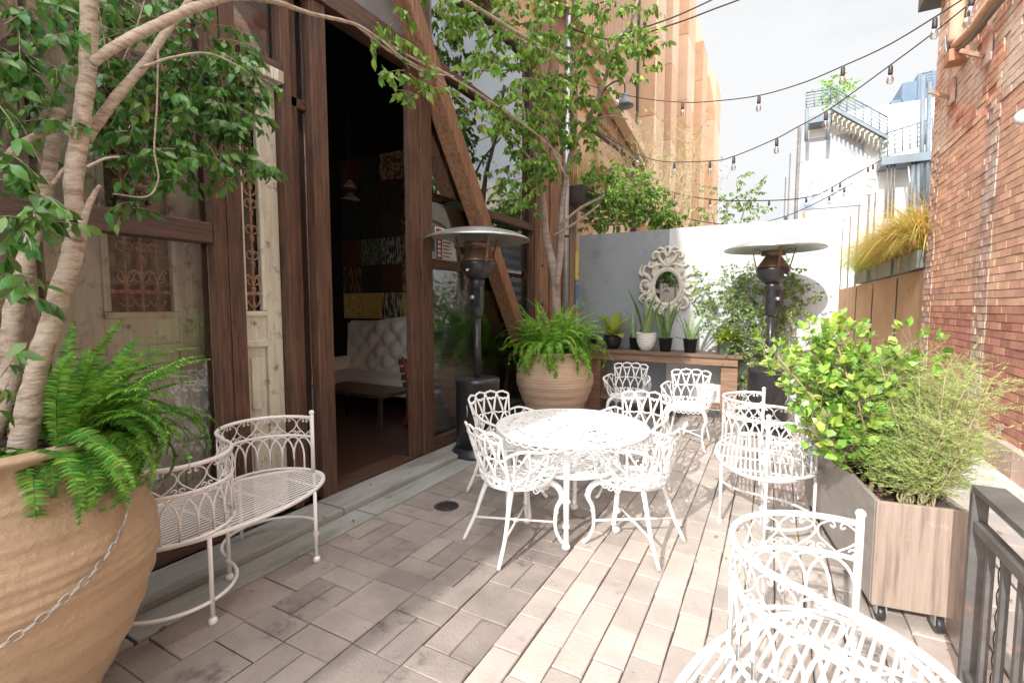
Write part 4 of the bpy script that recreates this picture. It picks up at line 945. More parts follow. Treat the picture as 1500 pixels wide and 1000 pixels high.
sc_([(.30, .12), (.36, .22), (.44, .27), (.42, .38), (.36, .42)], [.03, .04, .036, .026, .01]); sc_([(.31, .10), (.42, .12), (.48, .04), (.45, -.08), (.38, -.07)], [.026, .036, .034, .028, .012]); sc_([(.30, -.04), (.36, -.12), (.44, -.14), (.50, -.22), (.44, -.30)], [.026, .036, .03, .026, .01])
sc_([(.29, -.2), (.36, -.24), (.38, -.33), (.30, -.40), (.22, -.36)], [.03, .036, .034, .03, .012]); sc_([(.18, -.33), (.2, -.44), (.12, -.50), (.05, -.47)], [.028, .036, .03, .018]); sc_([(.0, -.36), (.06, -.42), (.05, -.52), (.0, -.55)], [.02, .03, .03, .022]); sc_([(.44, .22), (.50, .26), (.50, .34), (.46, .44)], [.024, .028, .022, .008]); sc_([(.0, .56), (.04, .64), (.05, .71), (0, .75)], [.03, .036, .03, .02]); sc_([(.05, .68), (.13, .73), (.2, .70)], [.024, .028, .012])
for a in ((.40, .02, .05, 0, .8, 1, .015), (.42, -.2, .045, 1, .8, -1, .014), (.2, .60, .045, 2, .9, 1, .014), (.28, .44, .04, 2, .9, -1, .013), (.30, -.36, .045, 1, .9, 1, .014), (.12, -.44, .04, 1, .9, -1, .013), (.44, .3, .04, 1, .8, 1, .013)): curl(*a)
n_ = 120; vs = []; fs = []; cyc = lambda q: q % (2 * PI)
for i in range(n_):
    q = 2 * PI * i / n_; s_ = abs(math.sin(q)); lob = 1.0 + .09 * math.sin(9 * q + .4) * (1 if math.cos(q) > 0 else 1) + .05 * math.sin(17 * q)
    ox = .40 * math.cos(q) * lob; oz = (.56 if math.sin(q) > 0 else .44) * math.sin(q) * lob
    ix = .28 * math.cos(q); iz = .355 * math.sin(q)
    for (x, y, z) in ((ix, -.016, iz), ((ix + ox) / 2, -.030 - .008 * math.sin(13 * q), (iz + oz) / 2), (ox, -.012, oz), (ox, .012, oz)): vs.append((x, y, z))
for i in range(n_):
    j = (i + 1) % n_
    if math.sin(9 * 2 * PI * i / n_) < -.72: continue
    for k_ in range(3): fs.append((i * 4 + k_, j * 4 + k_, j * 4 + k_ + 1, i * 4 + k_ + 1))
m.add(vs, fs, True); m.build('scroll_carving', CREAMF, Mi); Mi.scale = (.77, .9, .77)
# ================================================================ plant bench + potted plants
t = thing('plant_bench', 'long brown timber potting bench against the grey wall holding seven pots', 'bench', (-1.35, 6.88, 0))
def pb(name, a, b, m, **k): return MB().b2(a, b).build(name, m, t, world=True, **k)
for i in range(3): pb('top_board', (-2.44, 6.66 + i * .152, .845), (-.29, 6.66 + i * .152 + .148, .892), BENCHW, bevel=.005)
pb('apron', (-2.38, 6.69, .745), (-.35, 6.74, .842), BENCHF, bevel=.004); pb('apron', (-2.38, 7.03, .745), (-.35, 7.08, .842), BENCHF)
for x in (-2.38, -.55):
    for y in (6.741, 6.97): pb('leg', (x, y - (0 if y < 6.8 else .0), 0), (x + .2, y + .06, .744), BENCHF, bevel=.005)
pb('shelf_board', (-2.17, 6.74, .16), (-.552, 6.84, .21), BENCHF, bevel=.004); pb('shelf_board', (-2.17, 6.86, .16), (-.552, 6.96, .21), BENCHF, bevel=.004)
pb('blue_tape', (-2.205, 6.7395, .60), (-2.195, 6.7405, .7), mat('blue_tape', (.05, .25, .6), (.04, .2, .5), 5, .5)) if False else None
POTB = mat('matte_black_pot', (.015, .015, .017), (.03, .03, .03), 8, .45, .05); POTW = mat('white_ribbed_pot', (.8, .8, .77), (.7, .7, .67), 9, .5, .1, 50); POTG = mat('mossy_green_pot', (.2, .28, .2), (.33, .38, .3), 14, .7, .3, 40)
def pot(name, label, x, y, r0, r1, h, m, kind, prof=None):
    P_ = thing(name, label, 'potted plant', (x, y, .894)); P_.scale = (1.16,) * 3; b = MB()
    pr_ = prof or [(r0, 0), (r1, h), (r1 * 1.06, h), (r1 * 1.06, h + .012), (r1 * .93, h + .012)]
    b.lathe(pr_ + [(r1 * .88, h - .02), (.005, h - .021)], 32); b.build('pot', m, P_)
    MB().lathe([(r1 * .87, h - .018), (.004, h - .012)], 20).build('soil', SOIL, P_); z = h - .02; lf = MB()
    if kind == 'broad':
        for i, (az, e, L_, W_) in enumerate([(2.7, 1.3, .42, .16), (3.4, .9, .28, .14), (.5, 1.2, .38, .14), (1.5, 1.4, .42, .15), (5.5, .5, .26, .17), (4.4, .7, .26, .15), (5.9, 1.0, .28, .14), (2.1, 1.1, .33, .14), (3.0, 1.5, .36, .13)]): broad(lf, (0, 0, z), az, e, L_, W_)
        lf.build('leaves', CROTON, P_)
    elif kind == 'dark':
        for i in range(13): broad(lf, (U(-.03, .03), U(-.03, .03), z), U(0, 6.28), U(.3, 1.2), U(.14, .24), .05)
        lf.build('leaves', DARKLEAF, P_)
    elif kind == 'bushy':
        for i in range(80): broad(lf, (U(-.05, .05), U(-.05, .05), z), U(0, 6.28), U(.4, 1.4), U(.16, .34), .04)
        lf.build('leaves', CROTON, P_)
        l2 = MB(); t2 = MB(); leafcloud(l2, t2, (.08, -.04, z), .12, 60, .03, .8); l2.build('trailing_leaves', LEAFV, P_)
    else:
        for (az, e, L_, W_, dx) in kind: blade(lf, (dx, U(-.03, .03), z), az, e, L_, W_)
        lf.build('blades', SNAKE, P_)
    return P_
def broad(mb, b, az, e, L_, W_):
    n = 7; p = Vector(b); vs = []; el = e; nnv = None
    for i in range(n + 1):
        t = i / n; d = Vector((math.cos(az) * math.cos(el), math.sin(az) * math.cos(el), math.sin(el))); sd = Vector((-math.sin(az), math.cos(az), 0)); nn = d.cross(sd) * -1
        w_ = W_ * .5 * math.sin(PI * min(1, .06 + t * .94)) ** .8; vs += [p + sd * w_ + Vector((0, 0, w_ * .3)), p, p - sd * w_ + Vector((0, 0, w_ * .3))]; p = p + d * L_ / n; el -= .17
    mb.add(vs, [f for i in range(n) for f in ((i * 3, i * 3 + 1, i * 3 + 4, i * 3 + 3), (i * 3 + 1, i * 3 + 2, i * 3 + 5, i * 3 + 4))], True)
def blade(mb, b, az, e, L_, W_, bend=.05):
    n = 8; p = Vector(b); vs = []; el = e; a0 = U(0, PI)
    for i in range(n + 1):
        t = i / n; d = Vector((math.cos(az) * math.cos(el), math.sin(az) * math.cos(el), math.sin(el))); a = a0 + t * .5; sd = (Vector((math.cos(a), math.sin(a), 0)) - d * 0); sd = (sd - d * sd.dot(d)).normalized(); nn = d.cross(sd)
        w_ = W_ * .5 * (min(1, .65 + t * 2) * (1 - t ** 4) + .02); vs += [p + sd * w_ + nn * w_ * .25, p, p - sd * w_ + nn * w_ * .25]; p = p + d * L_ / n; el -= bend
    mb.add(vs, [f for i in range(n) for f in ((i * 3, i * 3 + 1, i * 3 + 4, i * 3 + 3), (i * 3 + 1, i * 3 + 2, i * 3 + 5, i * 3 + 4))], True)
random.seed(77)
ribbed = [(.05, 0), (.075, .02), (.10, .08), (.105, .13), (.098, .165), (.09, .17)]
def bx(px): return ony(px, 505, 6.86).x
pot('dark_striped_plant', 'small dark plant with striped purple leaves at the left end of the bench', bx(868), 6.84, .05, .07, .1, POTB, 'dark')
P1 = pot('croton_plant', 'yellow green broad leafed plant in a round fluted black pot on the bench', bx(897), 6.86, .07, .1, .17, POTB, 'broad', ribbed)
fl = MB()
for i in range(22): a = 2 * PI * i / 22; fl.tube([(r * math.cos(a) * 1.01, r * math.sin(a) * 1.01, z) for r, z in ribbed[1:5]], .006, 5)
fl.build('flutes', POTB, P1)
pot('snake_plant', 'thin snake plant in a plain black pot half hidden behind the white pot', bx(928), 6.93, .055, .07, .14, POTB, [(3.0, 1.35, .38, .03, 0), (2.6, 1.2, .33, .03, .02), (.5, 1.4, .36, .035, .02), (1.8, 1.45, .42, .035, -.02), (4.3, .75, .3, .03, -.01)])
P2 = pot('snake_plant', 'tall snake plant in the white ribbed pot below the mirror', bx(948), 6.80, .06, .115, .21, POTW, [(3.2, 1.42, .60, .05, -.04), (.2, 1.48, .58, .05, -.02), (.4, 1.4, .48, .045, .04), (2.4, 1.5, .5, .045, .03), (5.5, 1.3, .36, .045, .03), (1.0, 1.45, .46, .045, 0), (3.4, 1.5, .44, .045, -.05), (2, 1.35, .38, .04, .02)], [(.055, 0), (.08, .03), (.11, .10), (.12, .16), (.122, .205), (.126, .21), (.118, .215), (.112, .2)])
rb = MB()
for z, r in ((.06, .098), (.09, .110), (.12, .1165), (.15, .121), (.18, .1235)): rb.lathe([(r - .003, z - .006), (r + .0035, z), (r - .003, z + .006)], 32)
rb.build('ribs', POTW, P2)
pot('snake_plant', 'dense upright snake plant in a black pot right of the white pot', bx(976), 6.80, .06, .078, .15, POTB, [(U(0, 6.28), U(1.36, 1.52), U(.3, .52), .042, U(-.05, .05)) for _ in range(20)] + [(.3, 1.42, .62, .045, .03)])
pot('snake_plant', 'spreading snake plant in a black pot, second from the right end of the bench', bx(1012), 6.80, .06, .078, .15, POTB, [(3.2, 1.2, .4, .04, -.02), (2.8, 1.35, .42, .04, -.03), (1.5, 1.5, .38, .04, 0), (.3, 1.3, .44, .04, .02), (.1, 1.05, .42, .045, .03), (6.2, .85, .40, .045, .04), (0, 1.2, .36, .04, .03), (3.4, .5, .2, .045, -.03), (4, 1.4, .3, .035, 0)])
pot('bushy_pot_plant', 'yellow green bushy plant in a mossy green pot at the right end of the bench', bx(1063), 6.80, .075, .085, .14, POTG, 'bushy')

# climbing vine behind the right heater
random.seed(14)
V = thing('climbing_vine', 'mass of small leafed climbing vine between the bench and the right heater', 'vine', (-.1, 6.98, 0)); lv = MB(); tw = MB(); st = MB()
for (px, py, Y, rad, n) in [(1040, 430, 7.05, .16, 70), (1070, 420, 7.0, .2, 130), (1095, 430, 7.0, .22, 180), (1060, 460, 7.0, .24, 210), (1100, 470, 6.95, .22, 220), (1085, 510, 6.95, .22, 200), (1110, 520, 6.9, .18, 120), (1100, 560, 6.95, .17, 110), (1095, 600, 6.95, .14, 70), (1150, 420, 7.0, .18, 120), (1165, 440, 7.0, .2, 120), (1150, 395, 7.0, .14, 80), (1150, 470, 7.0, .2, 120), (1030, 410, 7.08, .14, 30), (1130, 500, 7, .2, 100), (1090, 400, 7.05, .12, 50), (1020, 450, 7.1, .1, 24)]:
    leafcloud(lv, tw, ony(px, py, Y), rad * 1.1, int(n * 3.8), .046, .3)
for k in range(9):
    p = Vector((-.12 + U(-.08, .35), 7.05 + U(-.06, .08), 0)); pts = [p.copy()]
    for j in range(7): p = p + Vector((U(-.06, .07), U(-.03, .03), .26)); pts.append(p.copy())
    st.tube(smooth_path(pts, 3), lerp_r([.012, .003], 22), 5)
lv.build('foliage', LEAFV, V, world=True); tw.build('twigs', BARK2, V, world=True); st.build('stems', BARK2, V, world=True)

# ================================================================ wheeled planter with shrubs
A = math.radians(8.2); PLX, PLY = .47, 2.74
Pn = thing('planter_box', 'long weathered ply planter box on black castors in the right foreground', 'planter', (PLX, PLY, .005), A)
w_, l_, h0, h1, th = .345, 1.42, .092, .60, .022
MB().b2((0, 0, h0), (w_, th, h1)).build('front_panel', PLANT_W, Pn, bevel=.004); MB().b2((0, l_ - th, h0), (w_, l_, h1)).build('end_panel', PLANT_W, Pn, bevel=.004)
MB().b2((-.001, th + .001, h0), (th, l_ - th - .001, h1 - .002)).build('side_panel', PLANT_S, Pn, bevel=.003); MB().b2((w_ - th, th + .001, h0), (w_ + .001, l_ - th - .001, h1 - .002)).build('side_panel', PLANT_S, Pn, bevel=.003)
MB().b2((th, th, h0), (w_ - th, l_ - th, h0 + .02)).build('bottom', PLANT_S, Pn)
MB().b2((th + .001, th + .001, h1 - .2), (w_ - th - .001, l_ - th - .001, h1 - .10)).build('soil', SOIL, Pn)
ch = MB(); random.seed(2)
for i in range(420): ch.box((U(.04, w_ - .04), U(.04, l_ - .04), h1 - .096 + U(0, .012)), (U(.01, .035), U(.004, .01), .004), Matrix.Rotation(U(0, 6), 3, 'Z') @ Matrix.Rotation(U(-.4, .4), 3, 'X'))
ch.build('bark_chips', mat('bark_chips', (.24, .13, .08), (.12, .07, .05), 9, .9, island=.5), Pn)
for cx, cy in ((.05, .045), (w_ - .075, .03), (.04, l_ - .06), (w_ - .045, l_ - .06)):
    c = MB(); c.tube([(cx - .014, cy, .041), (cx + .014, cy, .041)], .041, 22); wh = c.build('castor', BLACKP, Pn, bevel=.003); c = MB(); c.b2((cx - .022, cy - .02, .04), (cx - .016, cy + .02, .09)); c.b2((cx + .016, cy - .02, .04), (cx + .022, cy + .02, .09)); c.build('fork', GALV, wh)
st = MB(); random.seed(6)
sb = MB(); sb.ball((0, 0, 0), .04, 12, 8, (1.3, .8, .55)); o = sb.build('grey_stone', mat('slate_stone', (.16, .19, .22), (.1, .12, .14), 8, .6, .4, 40)); o.location = Matrix.Rotation(A, 3, 'Z') @ Vector((.07, .16, 0)) + Vector((PLX, PLY, .52)); tag(o, 'smooth grey stone on the bark chips in the front of the planter box', 'stone')
def pw(x, y, z): return Matrix.Rotation(A, 3, 'Z') @ Vector((x, y, 0)) + Vector((PLX, PLY, z))
# glossy shrub
S1 = thing('glossy_shrub', 'bright glossy broad leafed shrub growing in the planter box', 'shrub', pw(.13, .5, .5)); lv = MB(); tw = MB(); st = MB(); random.seed(44)
stems = []
for (x, y) in ((.10, .42), (.16, .46), (.20, .62), (.1, .85), (.17, 1.05)):
    b = pw(x, y, .48)
    for k in range(7):
        a = U(0, 2 * PI); r = U(.08, .34); top = b + Vector((math.cos(a) * r - .13, math.sin(a) * r * .9, U(.36, .92))); mid = b * .5 + top * .5 + Vector((0, 0, -.03)) - Vector((math.cos(a), math.sin(a), 0)) * .05
        sp = smooth_path([b, b + Vector((0, 0, .16)), mid + Vector((0, 0, .05)), top], 4); st.tube(sp, lerp_r([.011, .004], len(sp)), 6); stems.append(sp)
for sp in stems:
    for q in range(6, len(sp)):
        if q < 9 and R_() < .55: continue
        p = sp[q]
        for k in range(9 if q > 6 else 3):
            e = p + Vector((U(-.11, .11), U(-.11, .11), U(-.06, .11))); tw.tube([p, e], [.002, .0012], 3, caps=False)
            for _ in range(5):
                d = ((e - p).normalized() + Vector((U(-.9, .9), U(-.9, .9), U(-.2, 1.0)))).normalized(); s_ = U(.028, .074); lv.leaf(e, d, Vector((U(-1, 1), U(-1, 1), U(.2, 1))).normalized(), s_, s_ * .5, U(.02, .25), .85)
lv.build('foliage', LEAFB, S1, world=True); tw.build('twigs', BARK2, S1, world=True); st.build('stems', mat('tan_stem', (.45, .34, .2), (.36, .27, .15), 12, .7), S1, world=True)
# feathery shrub
S2 = thing('feathery_shrub', 'pale feathery fine leafed shrub at the near end of the planter box', 'shrub', pw(.22, .25, .5)); lv = MB(); st = MB(); random.seed(46)
for (bx_, by_) in ((.20, .24), (.23, .34), (.25, .17), (.25, .46), (.27, .62)):
    b = pw(bx_, by_, .49)
    for k in range(13):
        a = U(-1.8, 2.6); r = U(.04, .30); top = b + Vector((math.cos(a) * r + .02, math.sin(a) * r, U(.25, .72))); sp = smooth_path([b, b + Vector((U(-.03, .03), U(-.03, .03), .08)), b * .5 + top * .5, top], 4); st.tube(sp, lerp_r([.006, .002], len(sp)), 5)
        for q in range(6, len(sp)):
            for kk in range(6):
                d = Vector((U(-1, 1), U(-1, 1), U(-.2, 1.2))).normalized(); L_ = U(.06, .15); e = sp[q] + d * L_; st.tube([sp[q], (sp[q] + e) / 2 + Vector((0, 0, .01)), e], [.0015, .001, .0007], 3, caps=False)
                for z in range(24):
                    c = sp[q] + d * L_ * (z / 14); nd = (d * .6 + Vector((U(-1, 1), U(-1, 1), U(-.5, 1)))).normalized(); sd = nd.orthogonal().normalized() * .0019; n_ = U(.014, .026); lv.add([c - sd, c + sd, c + nd * n_], [(0, 1, 2)])
lv.build('foliage', ROSEM, S2, world=True); st.build('stems', mat('straw_stem', (.5, .42, .28), (.4, .33, .2), 12, .7), S2, world=True)

# ================================================================ steel railing right foreground
t = thing('steel_railing', 'weathered grey steel railing with flat top bar at the bottom right', 'railing', (.76, 1.5, 0))
MB().b2((.725, .35, .79), (.825, 2.50, .815)).build('top_bar', RAILM, t, world=True, bevel=.003); 
MB().b2((.728, .35, .64), (.768, 2.465, .68)).build('middle_bar', RAILM, t, world=True, bevel=.003)
for y in (2.47, .4): MB().b2((.722, y - .002, 0), (.772, y + .03, .789)).build('post', RAILM, t, world=True, bevel=.002)
y = 2.34
while y > .5: MB().b2((.738, y, .06), (.76, y + .022, .64)).build('baluster', RAILM, t, world=True); y -= .13
MB().b2((.73, .35, .04), (.768, 2.465, .06)).build('bottom_bar', RAILM, t, world=True)
m = MB()
for i in range(12):
    for s in (-1, 1):
        pts = [(.785, .5 + i * .17 + s * .018 * math.sin(k * 1.1), .06 + k * .029) for k in range(20)]; m.tube(pts, .0022, 4, caps=False)
m.build('mesh_infill', DARKM, t, world=True)

# ================================================================ brick building on the right
XR = 1.90
BB = thing('brick_building', 'tall red brick building with bricked-in openings along the right side', 'building', (XR, 5, 0))
MB().b2((XR + .012, -3, 0), (XR + 6, 8.84, 12)).build('mortar_core', MORTAR, BB, world=True)
random.seed(5)
brk = {}
rh = .0765; bl = .215
def zone(y, z):
    if 8.42 < y or 6.50 < y < 6.86 or (4.0 < y < 4.3): return 3
    if z > 3.55 : return 0
    if z > 3.0 + .25 * math.sin(y * 3): return 0
    if z < 1.55 + .06 * math.sin(y * 5): return 1
    return 2
row = 0; z = .30
BAYS = [(8.84, 8.44, 3, 0), (8.44, 6.87, None, 0), (6.87, 6.50, 3, 1), (6.50, 4.32, None, 1), (4.32, 3.98, 3, 2), (3.98, -1.6, None, 2)]
while z < 6.6:
    for (ya, yb, kind, bi) in BAYS:
        if z > 3.55 and (kind == 3 or bi > 0): kind2 = 0
        else: kind2 = kind
        if kind2 is None:
            top_ = 3.45 + .3 * math.sin(PI * (ya - (ya + yb) / 2) / (ya - yb) + PI / 2)
            kind2 = 0 if z > top_ else (1 if z < 1.52 + .3 * (bi == 2) else 2)
        bl2 = .235 if kind2 != 3 else .13
        y = ya + (row % 2) * bl2 / 2
        while y > yb:
            y1 = min(y, ya); y0 = max(y - bl2, yb); y -= bl2
            if y1 - y0 < .03: continue
            rec = {0: 0, 1: .010, 2: .010, 3: .004}[kind2] + U(-.003, .003) * (2.2 if kind2 == 3 else 1); g = .0045
            if kind2 == 0 and R_() < .04: rec += .010
            x0 = XR - .006 + rec; M_ = brk.setdefault((kind2, 0 if kind2 == 0 else bi), MB()); jz = U(-.0012, .0012) * (2.5 if kind2 in (0, 3) else 1)
            M_.add([(x0, y0 + g, z + jz), (x0, y1 - g, z + jz), (x0 + U(-.001, .001), y1 - g, z + rh - g * 2 + jz), (x0, y0 + g, z + rh - g * 2 + jz), (x0 + .03, y0 + g, z + jz), (x0 + .03, y1 - g, z + jz), (x0 + .03, y1 - g, z + rh - g * 2 + jz), (x0 + .03, y0 + g, z + rh - g * 2 + jz)],
                   [(0, 3, 2, 1), (0, 1, 5, 4), (2, 3, 7, 6), (1, 2, 6, 5), (3, 0, 4, 7)])
    z += rh; row += 1
for kx in sorted(brk): brk[kx].build({0: 'brickwork', 1: 'bricked_in_opening', 2: 'bricked_in_opening', 3: 'pilaster'}[kx[0]], {0: BRICKM, 1: BRICKR, 2: BRICKO, 3: BRICKG}[kx[0]], BB, world=True)
m = MB(); y = -3
while y < 8.8: L_ = U(.25, .5); m.box((XR - .02 + U(0, .02), y + L_ / 2, .15), (.09, L_ - .012, .30 + U(-.03, .02))); y += L_
m.build('rubble_base', BRICKG, BB, world=True, bevel=.012)
m = MB(); y = 8.84  # end face bricks
z = .3; row = 0
while z < 6.6:
    x = XR + (row % 2) * .1
    while x < 2.6: m.b2((x + .005, 8.838, z), (x + .21, 8.850, z + rh - .011)); x += .215
    z += rh; row += 1
m.build('corner_brickwork', BRICKG, BB, world=True)
MB().b2((XR - .06, -2, 4.55), (XR - .01, 8.85, 4.68)).build('band_course', BRICKM, BB, world=True, bevel=.01) if False else None
# pipes and fittings on the brick wall
def wallp(px, py, off=.05): q = onx(px, py, XR - off); return q
t = thing('wall_pipes', 'bundle of grey and orange pipes climbing the top of the brick wall', 'pipes', wallp(1400, 70))
for name, l, r, mm in (('conduit', [(1392, 78), (1394, 60), (1396, 20), (1398, -30)], .035, RAILM), ('round_duct', [(1399, 62), (1402, 30), (1404, -40)], .075, TERRA2), ('sloping_beam', [(1400, 66), (1425, 42), (1448, 10), (1475, -25)], .05, BRICKO), ('conduit', [(1402, 74), (1420, 60), (1440, 36), (1462, 8), (1490, -25)], .022, RAILM), ('cable', [(1385, 54), (1386, 70), (1390, 82), (1397, 80)], .012, GALV)):
    MB().tube(smooth_path([wallp(x, y, .10) for x, y in l], 5), r, 10).build(name, mm, t, world=True)
for (px, py) in ((1402, 84),):
    q = wallp(px, py, .08); tag(MB().box(q, (.2, .22, .14)).build('junction_box', mat('orange_box', (.5, .22, .12), (.4, .17, .1), 6, .5), bevel=.01), 'orange junction box under the pipes on the brick wall', 'box')
for i, (px, py, lab) in enumerate(((1445, 82, 'brick red wall bracket on the upper brick wall below the pipes'), (1393, 142, 'rusty wall bracket near the far corner of the brick wall'))):
    q = wallp(px, py, .03); bt = thing('wall_bracket', lab, 'bracket', q); MB().box((0, 0, .06), (.03, .22, .3)).build('plate', BRICKM, bt, bevel=.006); MB().beam((-.02, .0, .0), (-.2, .05, .12), .04, .04).build('arm', IRON, bt)
q = wallp(1497, 172, .12); bt = thing('wall_light', 'small white wall light high on the brick wall at the right edge', 'lamp', q); MB().ball((0, 0, 0), .05, 14, 10, (1, 1, 1.2)).build('globe', POTW, bt); MB().b2((.03, -.03, .03), (.11, .03, .09)).build('bracket', DARKM, bt)
tag(MB().b2((XR - .22, 8.5, 5.66), (XR + .3, 9.0, 5.95)).build('eave_box', DARKM, bevel=.01), 'dark metal eave box at the far top corner of the brick wall', 'eave')
# stencilled marks low on the wall
m = MB()
for r_, wd in ((0, 3), (1, 2)):
    for i in range(wd):
        q = onx(1459 + i * 4.2, 625 + r_ * 10, XR - .012); m.b2((q.x - .002, q.y - .035, q.z - .02), (q.x, q.y - .022, q.z + .03)); m.b2((q.x - .002, q.y - .02, q.z + .015), (q.x, q.y + .01, q.z + .03)); m.b2((q.x - .002, q.y - .02, q.z - .005), (q.x, q.y + .01, q.z + .006))
tag(m.build('stencil_mark', mat('faded_white_paint', (.7, .62, .58), (.6, .5, .46), 9, .8)), 'faded white stencilled marks low on the dark red bricks', 'marking')

# ================================================================ brown wall with grass boxes
BWt = thing('brown_garden_wall', 'brown stucco wall with grass boxes beyond the brick building', 'wall', (1.95, 14, 0))
MB().b2((1.93, 8.86, 0), (2.1, 19, 2.05)).build('wall', BROWNW, BWt, world=True)
m = MB(); 
for y in (10.6, 12.9, 15.2): m.b2((1.915, y, 0), (1.93, y + .05, 2.0))
m.build('joint', DARKM, BWt, world=True)
def grassbox(y0, y1, z, label, mats_, n, L_):
    G = thing('grass_planter', label, 'planter', (2.0, (y0 + y1) / 2, z), 0, 'boxes of grasses on the brown wall'); MB().b2((1.84, y0, z), (2.12, y1, z + .26)).build('box', PLBOX, G, world=True, bevel=.008)
    for k, mm in enumerate(mats_):
        lv = MB()
        for i in range(n):
            b = Vector((U(1.88, 2.08), U(y0, y1), z + .24)); az = U(0, 2 * PI); el_ = U(.6, 1.5); p = b; a_ = U(.7, 1.25) * L_; sd = Vector((math.cos(az + 1.57), math.sin(az + 1.57), 0)) * U(.005, .009); vs = []; N_ = 6
            for j in range(N_ + 1): vs += [p - sd * (1 - j / N_ * .95), p + sd * (1 - j / N_ * .95)]; p = p + Vector((math.cos(az) * math.cos(el_), math.sin(az) * math.cos(el_), math.sin(el_))) * a_ / N_; el_ -= U(.2, .42)
            lv.add(vs, [(j * 2, j * 2 + 1, j * 2 + 3, j * 2 + 2) for j in range(N_)], True)
        lv.build('grass', mm, G, world=True)
    tr_ = MB()
    for i in range(14):
        p = Vector((1.83, U(y0, y1), z + .24)); 
        for j in range(int(U(5, 13))): tr_.leaf(p, (U(-.4, 0), U(-.5, .5), -1), (-1, 0, 0), .06, .03, .1); p = p + Vector((U(-.01, .005), U(-.02, .02), -.05))
    tr_.build('trailing_stems', STRAW, G, world=True)
random.seed(19)
grassbox(9.0, 10.5, 2.07, 'nearest grass box on the brown wall with yellow and orange blades', (GRASSO, GRASSG, GRASSO), 900, 1.25)
grassbox(10.75, 12.6, 2.07, 'middle grass box on the brown wall with yellow green blades', (GRASSG, GRASSO, GRASSG), 800, 1.15)
grassbox(13.2, 15.0, 2.07, 'farthest grass box on the brown wall', (GRASSG, FERN2), 700, 1.0)
# ================================================================ tan towers along the left
TW = thing('tan_tower_block', 'tall tan panelled building with stepped vertical fins beyond the storefront', 'building', (-3, 15, 0))
def tb(name, a, b, m, **k): return MB().b2(a, b).build(name, m, TW, world=True, **k)
tb('wall', (-9, 8.91, 0), (-3.25, 30, 14), TAN2)
m = MB(); y = 8.95
while y < 12.3: m.b2((-3.24, y, 5.2), (-3.15, y + .045, 13)); y += .1
m.build('ribbed_siding', RIB, TW, world=True)
for (y0, y1, z1, m_) in ((12.6, 13.6, 13.5, TAN2), (14.6, 15.5, 15, TAN2), (17.3, 18.8, 14.6, TAN2), (21, 22.4, 12.0, TAN), (25.6, 28.2, 12.6, TAN2)):
    q = 0
    while q < z1:
        tb('fin_panel', (-3.24, y0, q + .01), (-2.72, y1, min(z1, q + 2.1)), m_ if q % 4 < 2 else TAN, bevel=.008); q += 2.1
for y in (12.35, 13.9, 16.4, 20): tb('downpipe', (-3.24, y, 0), (-3.12, y + .12, 12), DARKM)
a = onx(845, 30, -3.1); b = onx(1010, 330, -3.1); tb('beam', (-3.24, 8.95, 5.55), (-2.98, 12.4, 5.85), TAN, bevel=.01); tb('beam', (-3.24, 8.95, 4.15), (-2.98, 16, 4.45), TAN, bevel=.01)
MB().beam(onx(845, 60, -3.0), onx(995, 320, -3.0), .22, .22, up=(1, 0, 0)).build('diagonal_beam', TAN2, TW, world=True, bevel=.01)
MB().beam(onx(870, 190, -2.98), onx(950, 250, -2.98), .08, .1, up=(1, 0, 0)).build('diagonal_strut', WOOD, TW, world=True)
# hanging box planter with straw grass on the storefront
G = thing('wall_grass_box', 'dark box of straw coloured grass hung on the tan wall behind the tree', 'planter', (-2.8, 7.55, 3.2))
MB().b2((-2.98, 7.25, 3.15), (-2.66, 8.1, 3.42)).build('box', DARKM, G, world=True, bevel=.008); lv = MB(); random.seed(23)
for i in range(260):
    p = Vector((U(-2.95, -2.7), U(7.28, 8.08), 3.4)); az = U(0, 6.28); el_ = U(1.1, 1.5); sd = Vector((math.cos(az + 1.57), math.sin(az + 1.57), 0)) * .005; vs = []; L_ = U(.4, .75)
    for j in range(6): vs += [p - sd * (1 - j * .18), p + sd * (1 - j * .18)]; p = p + Vector((math.cos(az) * math.cos(el_), math.sin(az) * math.cos(el_), math.sin(el_))) * L_ / 5; el_ -= .14
    lv.add(vs, [(j * 2, j * 2 + 1, j * 2 + 3, j * 2 + 2) for j in range(5)])
lv.build('grass', STRAW, G, world=True)
# gooseneck lamp
q = onx(915, 152, -2.45); Lm = thing('gooseneck_lamp', 'dark gooseneck barn lamp on the tan wall above the bush', 'lamp', q)
MB().lathe([(.19, -.06), (.185, -.03), (.14, .05), (.07, .10), (.065, .2), (.0, .22)], 28).build('lamp_shade', STEELB, Lm); MB().tube(smooth_path([(0, 0, .2), (-.02, 0, .42), (-.2, 0, .5), (-.42, 0, .4), (-.55, 0, .2)], 5), .018, 8).build('arm', DARKM, Lm)
Lm.scale = (.85,) * 3
# bare straggly climber
random.seed(61); V = thing('bare_climber', 'straggly pale climber with sparse leaves growing up the tan tower', 'climber', (-2.6, 9.2, 0)); st = MB(); lv = MB()
for k in range(60):
    p = ony(U(895, 1010), 330, U(8.6, 10)); d = Vector((U(-.25, .3), U(-.1, .1), 1)).normalized(); pts = [p.copy()]
    for j in range(int(U(6, 12))): d = (d + Vector((U(-.3, .3), U(-.15, .15), U(-.1, .12)))).normalized(); p = p + d * .19; pts.append(p.copy()); 
    st.tube(pts, lerp_r([.009, .002], len(pts)), 4, caps=False)
    for q in pts[2:]:
        for _ in range(5):
            e = q + Vector((U(-.12, .12), U(-.1, .1), U(-.12, .12))); st.tube([q, e], [.003, .0015], 3, caps=False)
            if R_() < .6: lv.leaf(e, (U(-1, 1), U(-1, 1), U(-1, .5)), (0, 0, 1), .05, .025, .1)
